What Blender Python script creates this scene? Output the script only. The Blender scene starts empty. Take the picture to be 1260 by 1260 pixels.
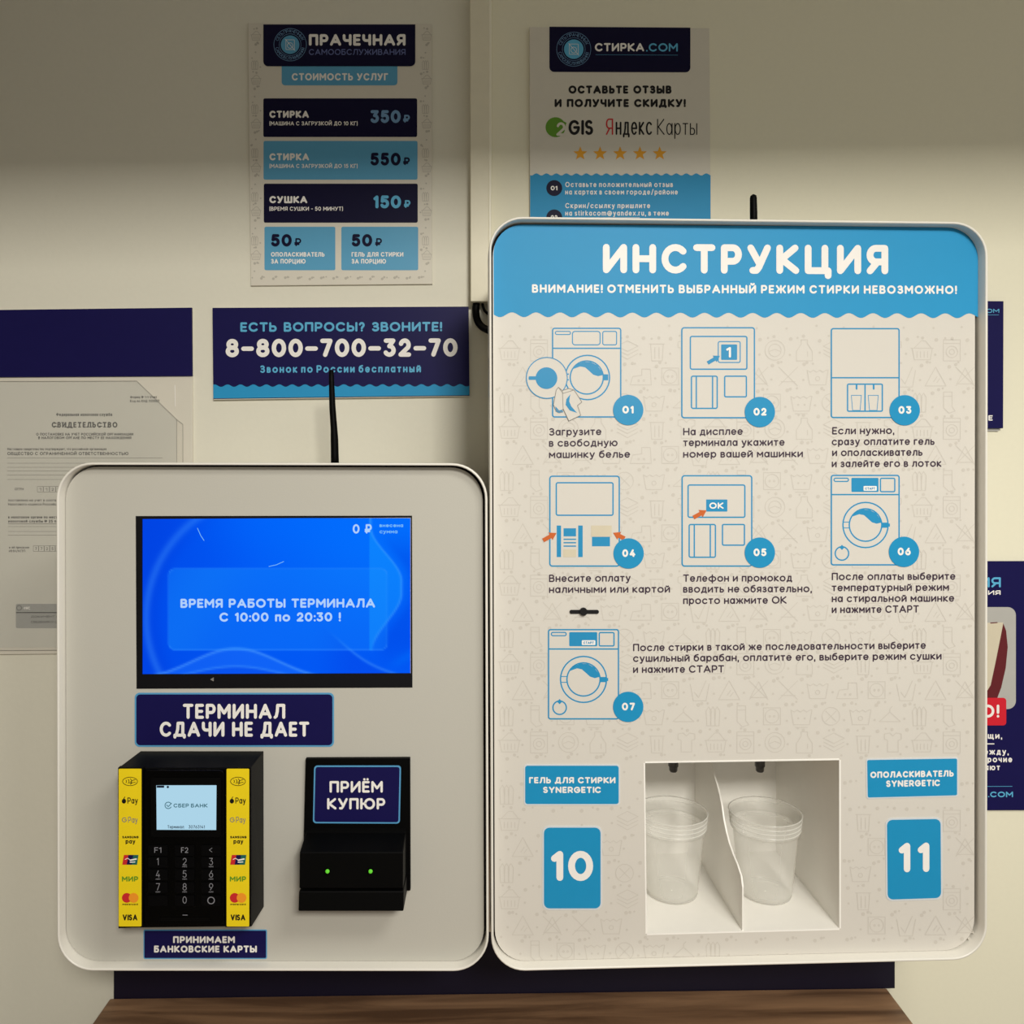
import bpy, bmesh, math, random
from mathutils import Vector
from mathutils.geometry import tessellate_polygon
random.seed(7)
S = bpy.context.scene
COL = S.collection

# ------------------------------------------------------------------ camera
CAMZ = 1.65
FPX = 1000.0
VX, VY = 600.0, 564.0
cam = bpy.data.cameras.new('camera'); camo = bpy.data.objects.new('camera', cam); COL.objects.link(camo)
camo.location = (0, 0, CAMZ); camo.rotation_euler = (math.radians(90), 0, 0)
cam.sensor_width = 36; cam.lens = 36 * FPX / 1260
cam.shift_x = (630 - VX) / 1260; cam.shift_y = -(630 - VY) / 1260
cam.clip_start = 0.02
S.camera = camo
# ------------------------------------------------------------------ world, lights, exposure
w = bpy.data.worlds.new('room_light'); S.world = w; w.use_nodes = True
w.node_tree.nodes['Background'].inputs[0].default_value = (1.0, 0.975, 0.92, 1)
w.node_tree.nodes['Background'].inputs[1].default_value = 0.39
def area(name, loc, target, sx, sy, power, col):
    l = bpy.data.lights.new(name, 'AREA'); l.shape = 'RECTANGLE'; l.size = sx; l.size_y = sy
    l.energy = power; l.color = col
    o = bpy.data.objects.new(name, l); COL.objects.link(o); o.location = loc
    o.rotation_euler = (Vector(target) - Vector(loc)).to_track_quat('-Z', 'Y').to_euler()
    return o
area('niche_fill_light', (0.75, -0.2, CAMZ + 1.0), (0.4, 1.1, CAMZ - 0.6), 0.6, 0.3, 14, (1.0, 0.97, 0.90))  # added soft fill from above, brightens the niche floor
area('ceiling_lamp_light', (0.66, -1.7, CAMZ + 1.2), (0.2, 1.3, CAMZ - 0.1), 0.6, 0.34, 62, (1.0, 0.965, 0.885))
S.view_settings.view_transform = 'Standard'; S.view_settings.look = 'None'
S.view_settings.gamma = 1; S.view_settings.use_curve_mapping = False
S.view_settings.exposure = 0.0

# ------------------------------------------------------------------ materials
def lin(c):
    c = c / 255.0
    return c / 12.92 if c <= 0.04045 else ((c + 0.055) / 1.055) ** 2.4
def rgb(r, g, b): return (lin(r), lin(g), lin(b), 1)
_m = {}
def mat(name, col, rough=0.5, spec=0.5, metal=0.0, vary=0.04, scale=60, bump=0.0, emit=None, coat=0.0):
    if name in _m: return _m[name]
    m = bpy.data.materials.new(name); m.use_nodes = True; nt = m.node_tree; b = nt.nodes['Principled BSDF']
    b.inputs['Roughness'].default_value = rough; b.inputs['Metallic'].default_value = metal
    b.inputs['Specular IOR Level'].default_value = spec
    b.inputs['Coat Weight'].default_value = coat
    tc = nt.nodes.new('ShaderNodeTexCoord'); no = nt.nodes.new('ShaderNodeTexNoise')
    no.inputs['Scale'].default_value = scale; no.inputs['Detail'].default_value = 4
    nt.links.new(tc.outputs['Object'], no.inputs['Vector'])
    mr = nt.nodes.new('ShaderNodeMapRange'); mr.inputs['To Min'].default_value = 1 - vary; mr.inputs['To Max'].default_value = 1 + vary
    nt.links.new(no.outputs['Fac'], mr.inputs['Value'])
    mx = nt.nodes.new('ShaderNodeMix'); mx.data_type = 'RGBA'; mx.blend_type = 'MULTIPLY'; mx.inputs[0].default_value = 1
    mx.inputs[6].default_value = col
    nt.links.new(mr.outputs[0], mx.inputs[7]); nt.links.new(mx.outputs[2], b.inputs['Base Color'])
    if bump:
        bp = nt.nodes.new('ShaderNodeBump'); bp.inputs['Strength'].default_value = bump; bp.inputs['Distance'].default_value = 0.001
        nt.links.new(no.outputs['Fac'], bp.inputs['Height']); nt.links.new(bp.outputs[0], b.inputs['Normal'])
    if emit:
        b.inputs['Emission Color'].default_value = emit[0]; b.inputs['Emission Strength'].default_value = emit[1]
    _m[name] = m
    return m
WALL = mat('painted_wall', rgb(222, 218, 202), 0.55, 0.35, vary=0.02, scale=140, bump=0.15)
WALL2 = mat('painted_wall_panel', rgb(232, 227, 204), 0.5, 0.35, vary=0.02, scale=140, bump=0.12)
CASE = mat('white_powder_coat', rgb(222, 218, 208), 0.42, 0.5, vary=0.015, scale=300, bump=0.1)
LIP = mat('white_rim_plastic', rgb(228, 224, 214), 0.35, 0.5, vary=0.01)
FACE = mat('face_plate_paint', rgb(189, 186, 176), 0.38, 0.4, vary=0.015, scale=400, bump=0.08)
VINYL = mat('printed_vinyl', rgb(210, 205, 196), 0.45, 0.35, vary=0.02, scale=500)
PATT = mat('faint_pattern_ink', rgb(200, 194, 184), 0.5, 0.3)
GROOVE = mat('dark_gasket', rgb(38, 30, 26), 0.8, 0.2)
BLUE = mat('sky_blue_print', rgb(40, 146, 198), 0.5, 0.22, vary=0.02)
LINE = mat('blue_line_ink', rgb(30, 138, 188), 0.45, 0.35)
CARD = mat('blue_card_print', rgb(18, 140, 190), 0.35, 0.45, vary=0.03)
CARDW = mat('pale_card_border', rgb(206, 212, 216), 0.4, 0.4)
TXT = mat('dark_plum_ink', rgb(58, 42, 58), 0.5, 0.3)
WHT = mat('white_ink', rgb(238, 234, 229), 0.45, 0.35)
NAVY = mat('navy_print', rgb(20, 16, 72), 0.45, 0.15, vary=0.05)
NAVYD = mat('dark_navy_print', rgb(13, 10, 46), 0.45, 0.12, vary=0.05)
BASEN = mat('navy_base_board', rgb(18, 13, 34), 0.5, 0.3, vary=0.05)
TEAL = mat('teal_ink', rgb(88, 172, 212), 0.4, 0.35)
PTEAL = mat('price_teal_print', rgb(86, 158, 196), 0.4, 0.35, vary=0.02)
DIMB = mat('muted_indigo_ink', rgb(90, 100, 150), 0.45, 0.35)
PALB = mat('pale_blue_ink', rgb(110, 150, 190), 0.45, 0.35)
BORDER = mat('sticker_border_blue', rgb(84, 152, 196), 0.35, 0.4)
BOARD = mat('white_sign_plastic', rgb(214, 208, 194), 0.45, 0.4, vary=0.02)
BSPECK = mat('board_speckle_ink', rgb(184, 178, 166), 0.5, 0.3)
BLACK = mat('black_ink', rgb(14, 12, 14), 0.45, 0.3)
BLKP = mat('black_plastic', rgb(4, 4, 4), 0.5, 0.08, vary=0.1, scale=300, bump=0.1)
BLKG = mat('gloss_black', rgb(3, 3, 3), 0.25, 0.1)
BLKS = mat('screen_border_black', rgb(9, 9, 14), 0.35, 0.3)
KEYM = mat('black_key_plastic', rgb(4, 4, 5), 0.5, 0.08)
KEYT = mat('grey_key_ink', rgb(128, 128, 134), 0.5, 0.3)
YEL = mat('yellow_sticker', rgb(236, 208, 22), 0.4, 0.4, vary=0.03)
ORG = mat('orange_ink', rgb(198, 96, 36), 0.45, 0.35)
STAR = mat('amber_ink', rgb(228, 160, 26), 0.45, 0.35)
GRN = mat('green_ink', rgb(94, 146, 34), 0.45, 0.35)
REDI = mat('red_ink', rgb(200, 38, 42), 0.45, 0.35)
DRED = mat('maroon_print', rgb(96, 26, 32), 0.4, 0.35)
BEIG = mat('beige_ink', rgb(206, 196, 172), 0.5, 0.3)
GREYI = mat('grey_ink', rgb(128, 124, 118), 0.5, 0.3)
LGREY = mat('light_grey_print', rgb(176, 174, 168), 0.4, 0.35)
PAPER = mat('certificate_paper', rgb(200, 197, 186), 0.6, 0.3, vary=0.02)
SHADEP = mat('grey_stamp_print', rgb(150, 150, 146), 0.6, 0.3, vary=0.12, scale=300)
NICHE = mat('niche_white', rgb(244, 241, 234), 0.4, 0.4, vary=0.02)
STEEL = mat('grey_metal', rgb(70, 68, 66), 0.35, 0.5, metal=0.6)
ORCI = mat('orange_disc_ink', rgb(240, 150, 40), 0.4, 0.35)
DGRN = mat('teal_green_ink', rgb(24, 96, 88), 0.4, 0.35)
LEDM = mat('green_led', rgb(60, 120, 30), 0.3, 0.5, emit=(rgb(120, 255, 60), 0.5))
FLOORM = mat('floor_tile', rgb(150, 140, 125), 0.5, 0.4, vary=0.1, scale=8)
DUCTM = mat('cable_duct_plastic', rgb(226, 219, 196), 0.4, 0.4)

def emis(name, col, st=1.0):
    m = bpy.data.materials.new(name); m.use_nodes = True; nt = m.node_tree; nt.nodes.clear()
    e = nt.nodes.new('ShaderNodeEmission'); o = nt.nodes.new('ShaderNodeOutputMaterial')
    e.inputs[1].default_value = st; nt.links.new(e.outputs[0], o.inputs[0])
    if col is None:
        a = nt.nodes.new('ShaderNodeVertexColor'); a.layer_name = 'Col'; nt.links.new(a.outputs[0], e.inputs[0])
    else: e.inputs[0].default_value = col
    return m
SCR = emis('lit_display', None)
SCRT = emis('lit_display_lettering', rgb(176, 208, 250))
SCRT2 = emis('lit_display_small_lettering', rgb(120, 190, 245))
RSCR = emis('lit_reader_display', rgb(172, 212, 232))
RSCT = emis('reader_display_lettering', rgb(70, 112, 124))
RSCD = emis('reader_display_dark', rgb(30, 36, 50))

def wood():
    m = bpy.data.materials.new('brown_wood_laminate'); m.use_nodes = True; nt = m.node_tree; b = nt.nodes['Principled BSDF']
    tc = nt.nodes.new('ShaderNodeTexCoord'); mp = nt.nodes.new('ShaderNodeMapping'); mp.inputs['Scale'].default_value = (1.2, 14, 14)
    n = nt.nodes.new('ShaderNodeTexNoise'); n.inputs['Scale'].default_value = 3.0; n.inputs['Detail'].default_value = 8; n.inputs['Distortion'].default_value = 0.6
    r = nt.nodes.new('ShaderNodeValToRGB'); r.color_ramp.elements[0].position = 0.34; r.color_ramp.elements[1].position = 0.68
    r.color_ramp.elements[0].color = rgb(106, 78, 56); r.color_ramp.elements[1].color = rgb(172, 134, 100)
    nt.links.new(tc.outputs['Object'], mp.inputs[0]); nt.links.new(mp.outputs[0], n.inputs['Vector'])
    nt.links.new(n.outputs['Fac'], r.inputs[0]); nt.links.new(r.outputs[0], b.inputs['Base Color'])
    b.inputs['Roughness'].default_value = 0.45
    return m
WOOD = wood()
def clear_plastic(name, op, tint=(1, 1, 1, 1)):
    m = bpy.data.materials.new(name); m.use_nodes = True; nt = m.node_tree; nt.nodes.clear()
    out = nt.nodes.new('ShaderNodeOutputMaterial'); tr = nt.nodes.new('ShaderNodeBsdfTransparent'); tr.inputs[0].default_value = tint
    pr = nt.nodes.new('ShaderNodeBsdfPrincipled'); pr.inputs['Base Color'].default_value = rgb(236, 234, 226)
    pr.inputs['Roughness'].default_value = 0.16
    lw = nt.nodes.new('ShaderNodeLayerWeight'); lw.inputs['Blend'].default_value = 0.32
    mr = nt.nodes.new('ShaderNodeMapRange'); mr.inputs['To Min'].default_value = op; mr.inputs['To Max'].default_value = min(1, op + 0.5)
    mx = nt.nodes.new('ShaderNodeMixShader')
    nt.links.new(lw.outputs['Facing'], mr.inputs['Value']); nt.links.new(mr.outputs[0], mx.inputs[0])
    nt.links.new(tr.outputs[0], mx.inputs[1]); nt.links.new(pr.outputs[0], mx.inputs[2]); nt.links.new(mx.outputs[0], out.inputs[0])
    return m
CUPM = clear_plastic('frosted_clear_plastic', 0.22)
CUPE = clear_plastic('frosted_ridge_plastic', 0.5)
CUPR = clear_plastic('frosted_rim_plastic', 0.24)
POCK = clear_plastic('clear_sleeve_film', 0.05)

# ------------------------------------------------------------------ scene tree helpers
def thing(name, label, cat, loc=(0, 0, 0), group=None):
    o = bpy.data.objects.new(name, None); COL.objects.link(o); o.location = loc; o.empty_display_size = 0.02
    o['label'] = label; o['category'] = cat
    if group: o['group'] = group
    return o
def wloc(o):
    v = Vector((0, 0, 0))
    while o is not None: v = v + o.location; o = o.parent
    return v
def mk(name, verts, faces, m, parent=None, smooth=False, bevel=0.0, label=None, kind=None, cols=None):
    off = wloc(parent) if parent else Vector((0, 0, 0))
    me = bpy.data.meshes.new(name)
    me.from_pydata([tuple(Vector(v) - off) for v in verts], [], faces); me.materials.append(m)
    if cols:
        ca = me.color_attributes.new('Col', 'FLOAT_COLOR', 'POINT')
        for i, c in enumerate(cols): ca.data[i].color = c
    me.validate(); me.update()
    if smooth:
        for p in me.polygons: p.use_smooth = True
    o = bpy.data.objects.new(name, me); COL.objects.link(o)
    if parent: o.parent = parent
    if bevel:
        b = o.modifiers.new('bevel', 'BEVEL'); b.width = bevel; b.segments = 2; b.limit_method = 'ANGLE'; b.angle_limit = math.radians(40)
    if label: o['label'] = label
    if kind: o['kind'] = kind
    return o
def boxgeo(a, b):
    x0, y0, z0 = a; x1, y1, z1 = b
    v = [(x0, y0, z0), (x1, y0, z0), (x1, y1, z0), (x0, y1, z0), (x0, y0, z1), (x1, y0, z1), (x1, y1, z1), (x0, y1, z1)]
    f = [(0, 3, 2, 1), (4, 5, 6, 7), (0, 1, 5, 4), (1, 2, 6, 5), (2, 3, 7, 6), (3, 0, 4, 7)]
    return v, f
def P(px, py, D): return Vector(((px - VX) / FPX * D, D, CAMZ - (py - VY) / FPX * D))

class Plane:
    """a flat surface facing the room; n is the distance out of it towards the viewer"""
    def __init__(s, Dl, Dr=None, xl=0.0, xr=1260.0):
        Dr = Dl if Dr is None else Dr
        a = P(xl, VY, Dl); b = P(xr, VY, Dr)
        s.O = a; s.U = (b - a).normalized(); s.V = Vector((0, 0, 1)); s.N = s.U.cross(s.V).normalized()
        if s.N.y > 0: s.N = -s.N
    def uv(s, px, py, n=0.0):
        d = Vector(((px - VX) / FPX, 1.0, -(py - VY) / FPX)); o = Vector((0, 0, CAMZ))
        O = s.O + s.N * n; t = (O - o).dot(s.N) / d.dot(s.N); q = o + d * t - O
        return q.dot(s.U), q.dot(s.V)
    def W(s, u, v, n=0.0): return s.O + s.U * u + s.V * v + s.N * n
    def at(s, px, py, n=0.0):
        u, v = s.uv(px, py, n); return s.W(u, v, n)

def rrect(x0, y0, x1, y1, r=0, k=5):
    return rquad((x0, y0), (x1, y0), (x1, y1), (x0, y1), r, k)
def rquad(TL, TR, BR, BL, r=0, k=6):
    c = [Vector(TL), Vector(TR), Vector(BR), Vector(BL)]
    rr = r if isinstance(r, (list, tuple)) else [r] * 4
    out = []
    for i in range(4):
        p, q, s_ = c[i - 1], c[i], c[(i + 1) % 4]
        if rr[i] <= 0: out.append(tuple(q)); continue
        d0 = (p - q).normalized(); d1 = (s_ - q).normalized()
        cen = q + (d0 + d1) * rr[i]
        for j in range(k + 1):
            t = j / k * math.pi / 2
            out.append(tuple(cen - d1 * rr[i] * math.cos(t) - d0 * rr[i] * math.sin(t)))
    return out
def circ(cx, cy, r, n=28, ry=None, a0=0, a1=360, close=False):
    ry = r if ry is None else ry
    m = n if a1 - a0 >= 360 and not close else n + 1
    return [(cx + r * math.cos(math.radians(a0 + (a1 - a0) * i / n)), cy - ry * math.sin(math.radians(a0 + (a1 - a0) * i / n))) for i in range(m)]

def slab(name, pl, out, n0, n1, m, parent, bevel=0.0, label=None, holes=()):
    """plate whose front outline (pixels) lies at n1 and whose back is at n0"""
    uv = [pl.uv(x, y, n1) for x, y in out]; k = len(uv)
    hu = [[pl.uv(x, y, n1) for x, y in h] for h in holes]
    vs = [pl.W(u, v, n1) for u, v in uv] + [pl.W(u, v, n0) for u, v in uv]
    if not holes:
        fs = [tuple(range(k)), tuple(range(2 * k - 1, k - 1, -1))]
    fs2 = [(i, k + i, k + (i + 1) % k, (i + 1) % k) for i in range(k)]
    if holes:
        loops = [[Vector((u, v, 0)) for u, v in uv]] + [[Vector((u, v, 0)) for u, v in h] for h in hu]
        tess = tessellate_polygon(loops); flat = [(u, v) for u, v in uv] + [q for h in hu for q in h]
        T = len(flat); vs = [pl.W(u, v, n1) for u, v in flat] + [pl.W(u, v, n0) for u, v in flat]
        fs = [tuple(t) for t in tess] + [tuple(T + i for i in reversed(t)) for t in tess]
        fs2 = []; s0 = 0
        for L in [uv] + hu:
            q = len(L); fs2 += [(s0 + i, T + s0 + i, T + s0 + (i + 1) % q, s0 + (i + 1) % q) for i in range(q)]; s0 += q
    o = mk(name, vs, fs + fs2, m, parent, bevel=bevel, label=label)
    bm = bmesh.new(); bm.from_mesh(o.data); bmesh.ops.recalc_face_normals(bm, faces=bm.faces); bm.to_mesh(o.data); bm.free()
    return o

# ------------------------------------------------------------------ stroke lettering
G = {}
def g(ch, wd, s): G[ch] = (wd, s)
for ch, wd, s in [
 ('А', .86, '0,0 .5,1 1,0;.2,.3 .8,.3'), ('Б', .66, '.92,1 0,1 0,0 .62,0 @.62,.29,.38,.29,-90,90 0,.58'),
 ('В', .66, '0,0 0,1 .56,1 @.56,.765,.34,.235,90,-90 0,.53;.56,.53 @.62,.265,.38,.265,90,-90 0,0'),
 ('Г', .56, '0,0 0,1 1,1'), ('Д', .86, '0,-.16 0,0 1,0 1,-.16;.14,0 .3,.5 .34,1 .84,1 .84,0'),
 ('Е', .58, '1,1 0,1 0,0 1,0;0,.5 .88,.5'), ('Ё', .58, '1,1 0,1 0,0 1,0;0,.5 .88,.5;.2,1.3 .2,1.31;.8,1.3 .8,1.31'),
 ('Ж', 1.08, '.5,0 .5,1;0,1 .3,.5 0,0;1,1 .7,.5 1,0;.3,.5 .7,.5'),
 ('З', .64, '@.46,.765,.44,.235,150,-90 .3,.53;.46,.53 @.5,.265,.5,.265,90,-150'),
 ('И', .76, '0,1 0,0 1,1 1,0'), ('Й', .76, '0,1 0,0 1,1 1,0;@.5,1.32,.24,.12,180,360'),
 ('К', .72, '0,0 0,1;.95,1 .12,.5 1,0;0,.5 .12,.5'), ('Л', .78, '0,0 .14,.1 .26,.5 .3,1 1,1 1,0'),
 ('М', .88, '0,0 0,1 .5,.35 1,1 1,0'), ('Н', .74, '0,0 0,1;1,0 1,1;0,.5 1,.5'), ('О', .9, '@.5,.5,.5,.5,0,360'),
 ('П', .72, '0,0 0,1 1,1 1,0'), ('Р', .66, '0,0 0,1 .6,1 @.6,.7,.4,.3,90,-90 0,.4'), ('С', .82, '@.54,.5,.54,.5,42,318'),
 ('Т', .7, '0,1 1,1;.5,1 .5,0'), ('У', .74, '0,1 .53,.28;1,1 .48,.14 .34,0 .12,0'), ('Ф', 1., '.5,0 .5,1;@.5,.5,.5,.3,0,360'),
 ('Х', .76, '0,0 1,1;0,1 1,0'), ('Ц', .84, '0,1 0,0 1,0 1,-.22;.84,0 .84,1'), ('Ч', .68, '0,1 0,.7 @.38,.7,.38,.27,180,270 1,.43;1,1 1,0'),
 ('Ш', 1.0, '0,1 0,0 1,0 1,1;.5,0 .5,1'), ('Щ', 1.08, '0,1 0,0 1,0 1,-.22;.45,0 .45,1;.88,0 .88,1'),
 ('Ы', .9, '0,1 0,0 .38,0 @.38,.28,.27,.28,-90,90 0,.56;1,0 1,1'), ('Ь', .64, '0,1 0,0 .6,0 @.6,.29,.4,.29,-90,90 0,.58'),
 ('Э', .82, '@.46,.5,.54,.5,138,-138;.35,.5 1,.5'), ('Ю', 1.14, '0,0 0,1;0,.5 .3,.5;@.65,.5,.35,.5,0,360'),
 ('Я', .68, '1,0 1,1 .4,1 @.4,.7,.4,.3,90,270 1,.4;.5,.4 0,0'),
 ('0', .7, '@.5,.5,.5,.5,0,360'), ('1', .36, '0,.82 .9,1 .9,0'), ('2', .62, '@.5,.69,.46,.31,165,-38 0,0 1,0'),
 ('3', .62, '.05,1 .92,1 .46,.6 @.46,.305,.5,.305,90,-150'), ('4', .68, '.62,1 0,.26 1,.26;.76,.5 .76,0'),
 ('5', .62, '.9,1 .16,1 .08,.56 @.46,.32,.5,.32,112,-150'), ('6', .64, '.72,1 .08,.45;@.5,.32,.5,.32,0,360'),
 ('7', .6, '0,1 1,1 .35,0'), ('8', .64, '@.5,.76,.42,.24,0,360;@.5,.27,.5,.27,0,360'), ('9', .64, '.28,0 .92,.55;@.5,.68,.5,.32,0,360'),
 ('₽', .74, '.2,0 .2,1 .65,1 @.65,.7,.35,.3,90,-90 0,.4;0,.18 .7,.18'),
 ('!', .16, '.5,1 .5,.36;.5,0 .5,.01'), ('?', .5, '@.5,.74,.5,.26,165,-60 .5,.3;.5,0 .5,.01'), ('-', .42, '0,.45 1,.45'), ('–', .62, '0,.45 1,.45'),
 (':', .14, '.5,.6 .5,.61;.5,0 .5,.01'), ('.', .14, '.5,0 .5,.01'), (',', .16, '.6,.03 .3,-.2'), ('(', .22, '1,1.1 0,.7 0,.2 1,-.15'),
 (')', .22, '0,1.1 1,.7 1,.2 0,-.15'), ('/', .5, '0,-.1 1,1.1'), ('"', .3, '0,1 0,.75;1,1 1,.75'), ('№', .9, '0,0 0,1 .6,0 .6,1;@.88,.6,.12,.2,0,360'),
 ('@', 1., '@.5,.35,.2,.2,0,360;.7,.55 .72,.2 .9,.2 1,.45 @.5,.4,.5,.5,0,300'), ('<', .4, '1,1 0,.5 1,0'), ('-', .42, '0,.45 1,.45'),
 ('G', .84, '@.52,.5,.52,.5,42,360 .56,.5'), ('I', .14, '.5,0 .5,1'), ('N', .76, '0,0 0,1 1,0 1,1'), ('R', .68, '0,0 0,1 .6,1 @.6,.7,.4,.3,90,-90 0,.4;.5,.4 1,0'),
 ('S', .64, '@.48,.755,.44,.245,35,270 @.5,.255,.48,.255,90,-150'), ('V', .8, '0,1 .5,0 1,1'), ('Y', .76, '0,1 .5,.45 1,1;.5,.45 .5,0'), ('F', .56, '0,0 0,1 1,1;0,.5 .85,.5'),
 ('U', .72, '0,1 0,.35 @.5,.35,.5,.35,180,360 1,1'), ('A', .86, '0,0 .5,1 1,0;.2,.3 .8,.3'),
 ('а', .6, '@.47,.36,.47,.36,0,360;1,.72 1,0'), ('б', .62, '@.5,.34,.5,.34,0,360;.0,.36 .06,.74 .3,.92 .9,1.02'),
 ('е', .62, '.02,.36 1,.36 @.5,.36,.5,.36,0,318'), ('р', .62, '0,.72 0,-.27;@.53,.36,.47,.36,0,360'), ('у', .58, '0,.72 .5,.04;1,.72 .45,-.14 .3,-.27 .05,-.27'),
 ('ф', .95, '@.5,.36,.5,.36,0,360;.5,1 .5,-.27'), ('ё', .62, '.02,.36 1,.36 @.5,.36,.5,.36,0,318;.3,1 .3,1.01;.7,1 .7,1.01'),
 ('s', .5, '@.48,.54,.44,.18,35,270 @.5,.18,.48,.18,90,-150'), ('t', .34, '.4,.95 .4,.1 .9,0;0,.72 1,.72'), ('i', .14, '.5,0 .5,.72;.5,.98 .5,.99'), ('r', .36, '0,0 0,.72;0,.45 @.9,.35,.85,.36,170,90'),
 ('k', .54, '0,0 0,1;.9,.72 .1,.36 1,0'), ('m', .9, '0,0 0,.72;0,.45 @.25,.45,.25,.27,180,0 .5,0;.5,.45 @.75,.45,.25,.27,180,0 1,0'), ('n', .56, '0,0 0,.72;0,.4 @.5,.4,.5,.32,180,0 1,0'),
 ('d', .6, '@.47,.36,.47,.36,0,360;1,1 1,0'), ('u', .56, '0,.72 0,.34 @.5,.34,.5,.34,180,360 1,.72;1,.34 1,0'), ('l', .14, '.5,0 .5,1'), ]:
    g(ch, wd, s)
for a, b in zip('ABCEHKMOPTXaceopxy', 'АВСЕНКМОРТХасеорху'):
    if a not in G and b in G: G[a] = G[b]
LOW = .72
for U_, l_ in zip('ВГДЖЗИЙКЛМНОПСТХЦЧШЩЫЬЭЮЯ', 'вгджзийклмнопстхцчшщыьэюя'):
    wd, s = G[U_]
    parts = []
    for st in s.split(';'):
        tk = []
        for t in st.split():
            if t[0] == '@':
                c = [float(x) for x in t[1:].split(',')]; c[1] *= LOW; c[3] *= LOW; tk.append('@' + ','.join('%g' % x for x in c))
            else:
                x, y = t.split(','); tk.append('%s,%g' % (x, float(y) * (LOW if float(y) >= 0 else 1)))
        parts.append(' '.join(tk))
    G[l_] = (wd * .78, ';'.join(parts))
G['c'] = G['с']; G['o'] = G['о']; G['x'] = G['х']; G['p'] = G['р']; G['e'] = G['е']; G['a'] = G['а']; G['y'] = G['у']
def parse(s):
    res = []
    for st in s.split(';'):
        pts = []; closed = False
        for t in st.split():
            if t[0] == '@':
                cx, cy, rx, ry, a0, a1 = [float(x) for x in t[1:].split(',')]
                n = max(4, int(abs(a1 - a0) / 15)); full = abs(a1 - a0) >= 360
                for i in range(n + (0 if full else 1)):
                    a = math.radians(a0 + (a1 - a0) * i / n); pts.append((cx + rx * math.cos(a), cy + ry * math.sin(a)))
                closed = closed or full
            else:
                x, y = t.split(','); pts.append((float(x), float(y)))
        res.append((pts, closed))
    return res
GP = {c: (v[0], parse(v[1])) for c, v in G.items()}

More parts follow.
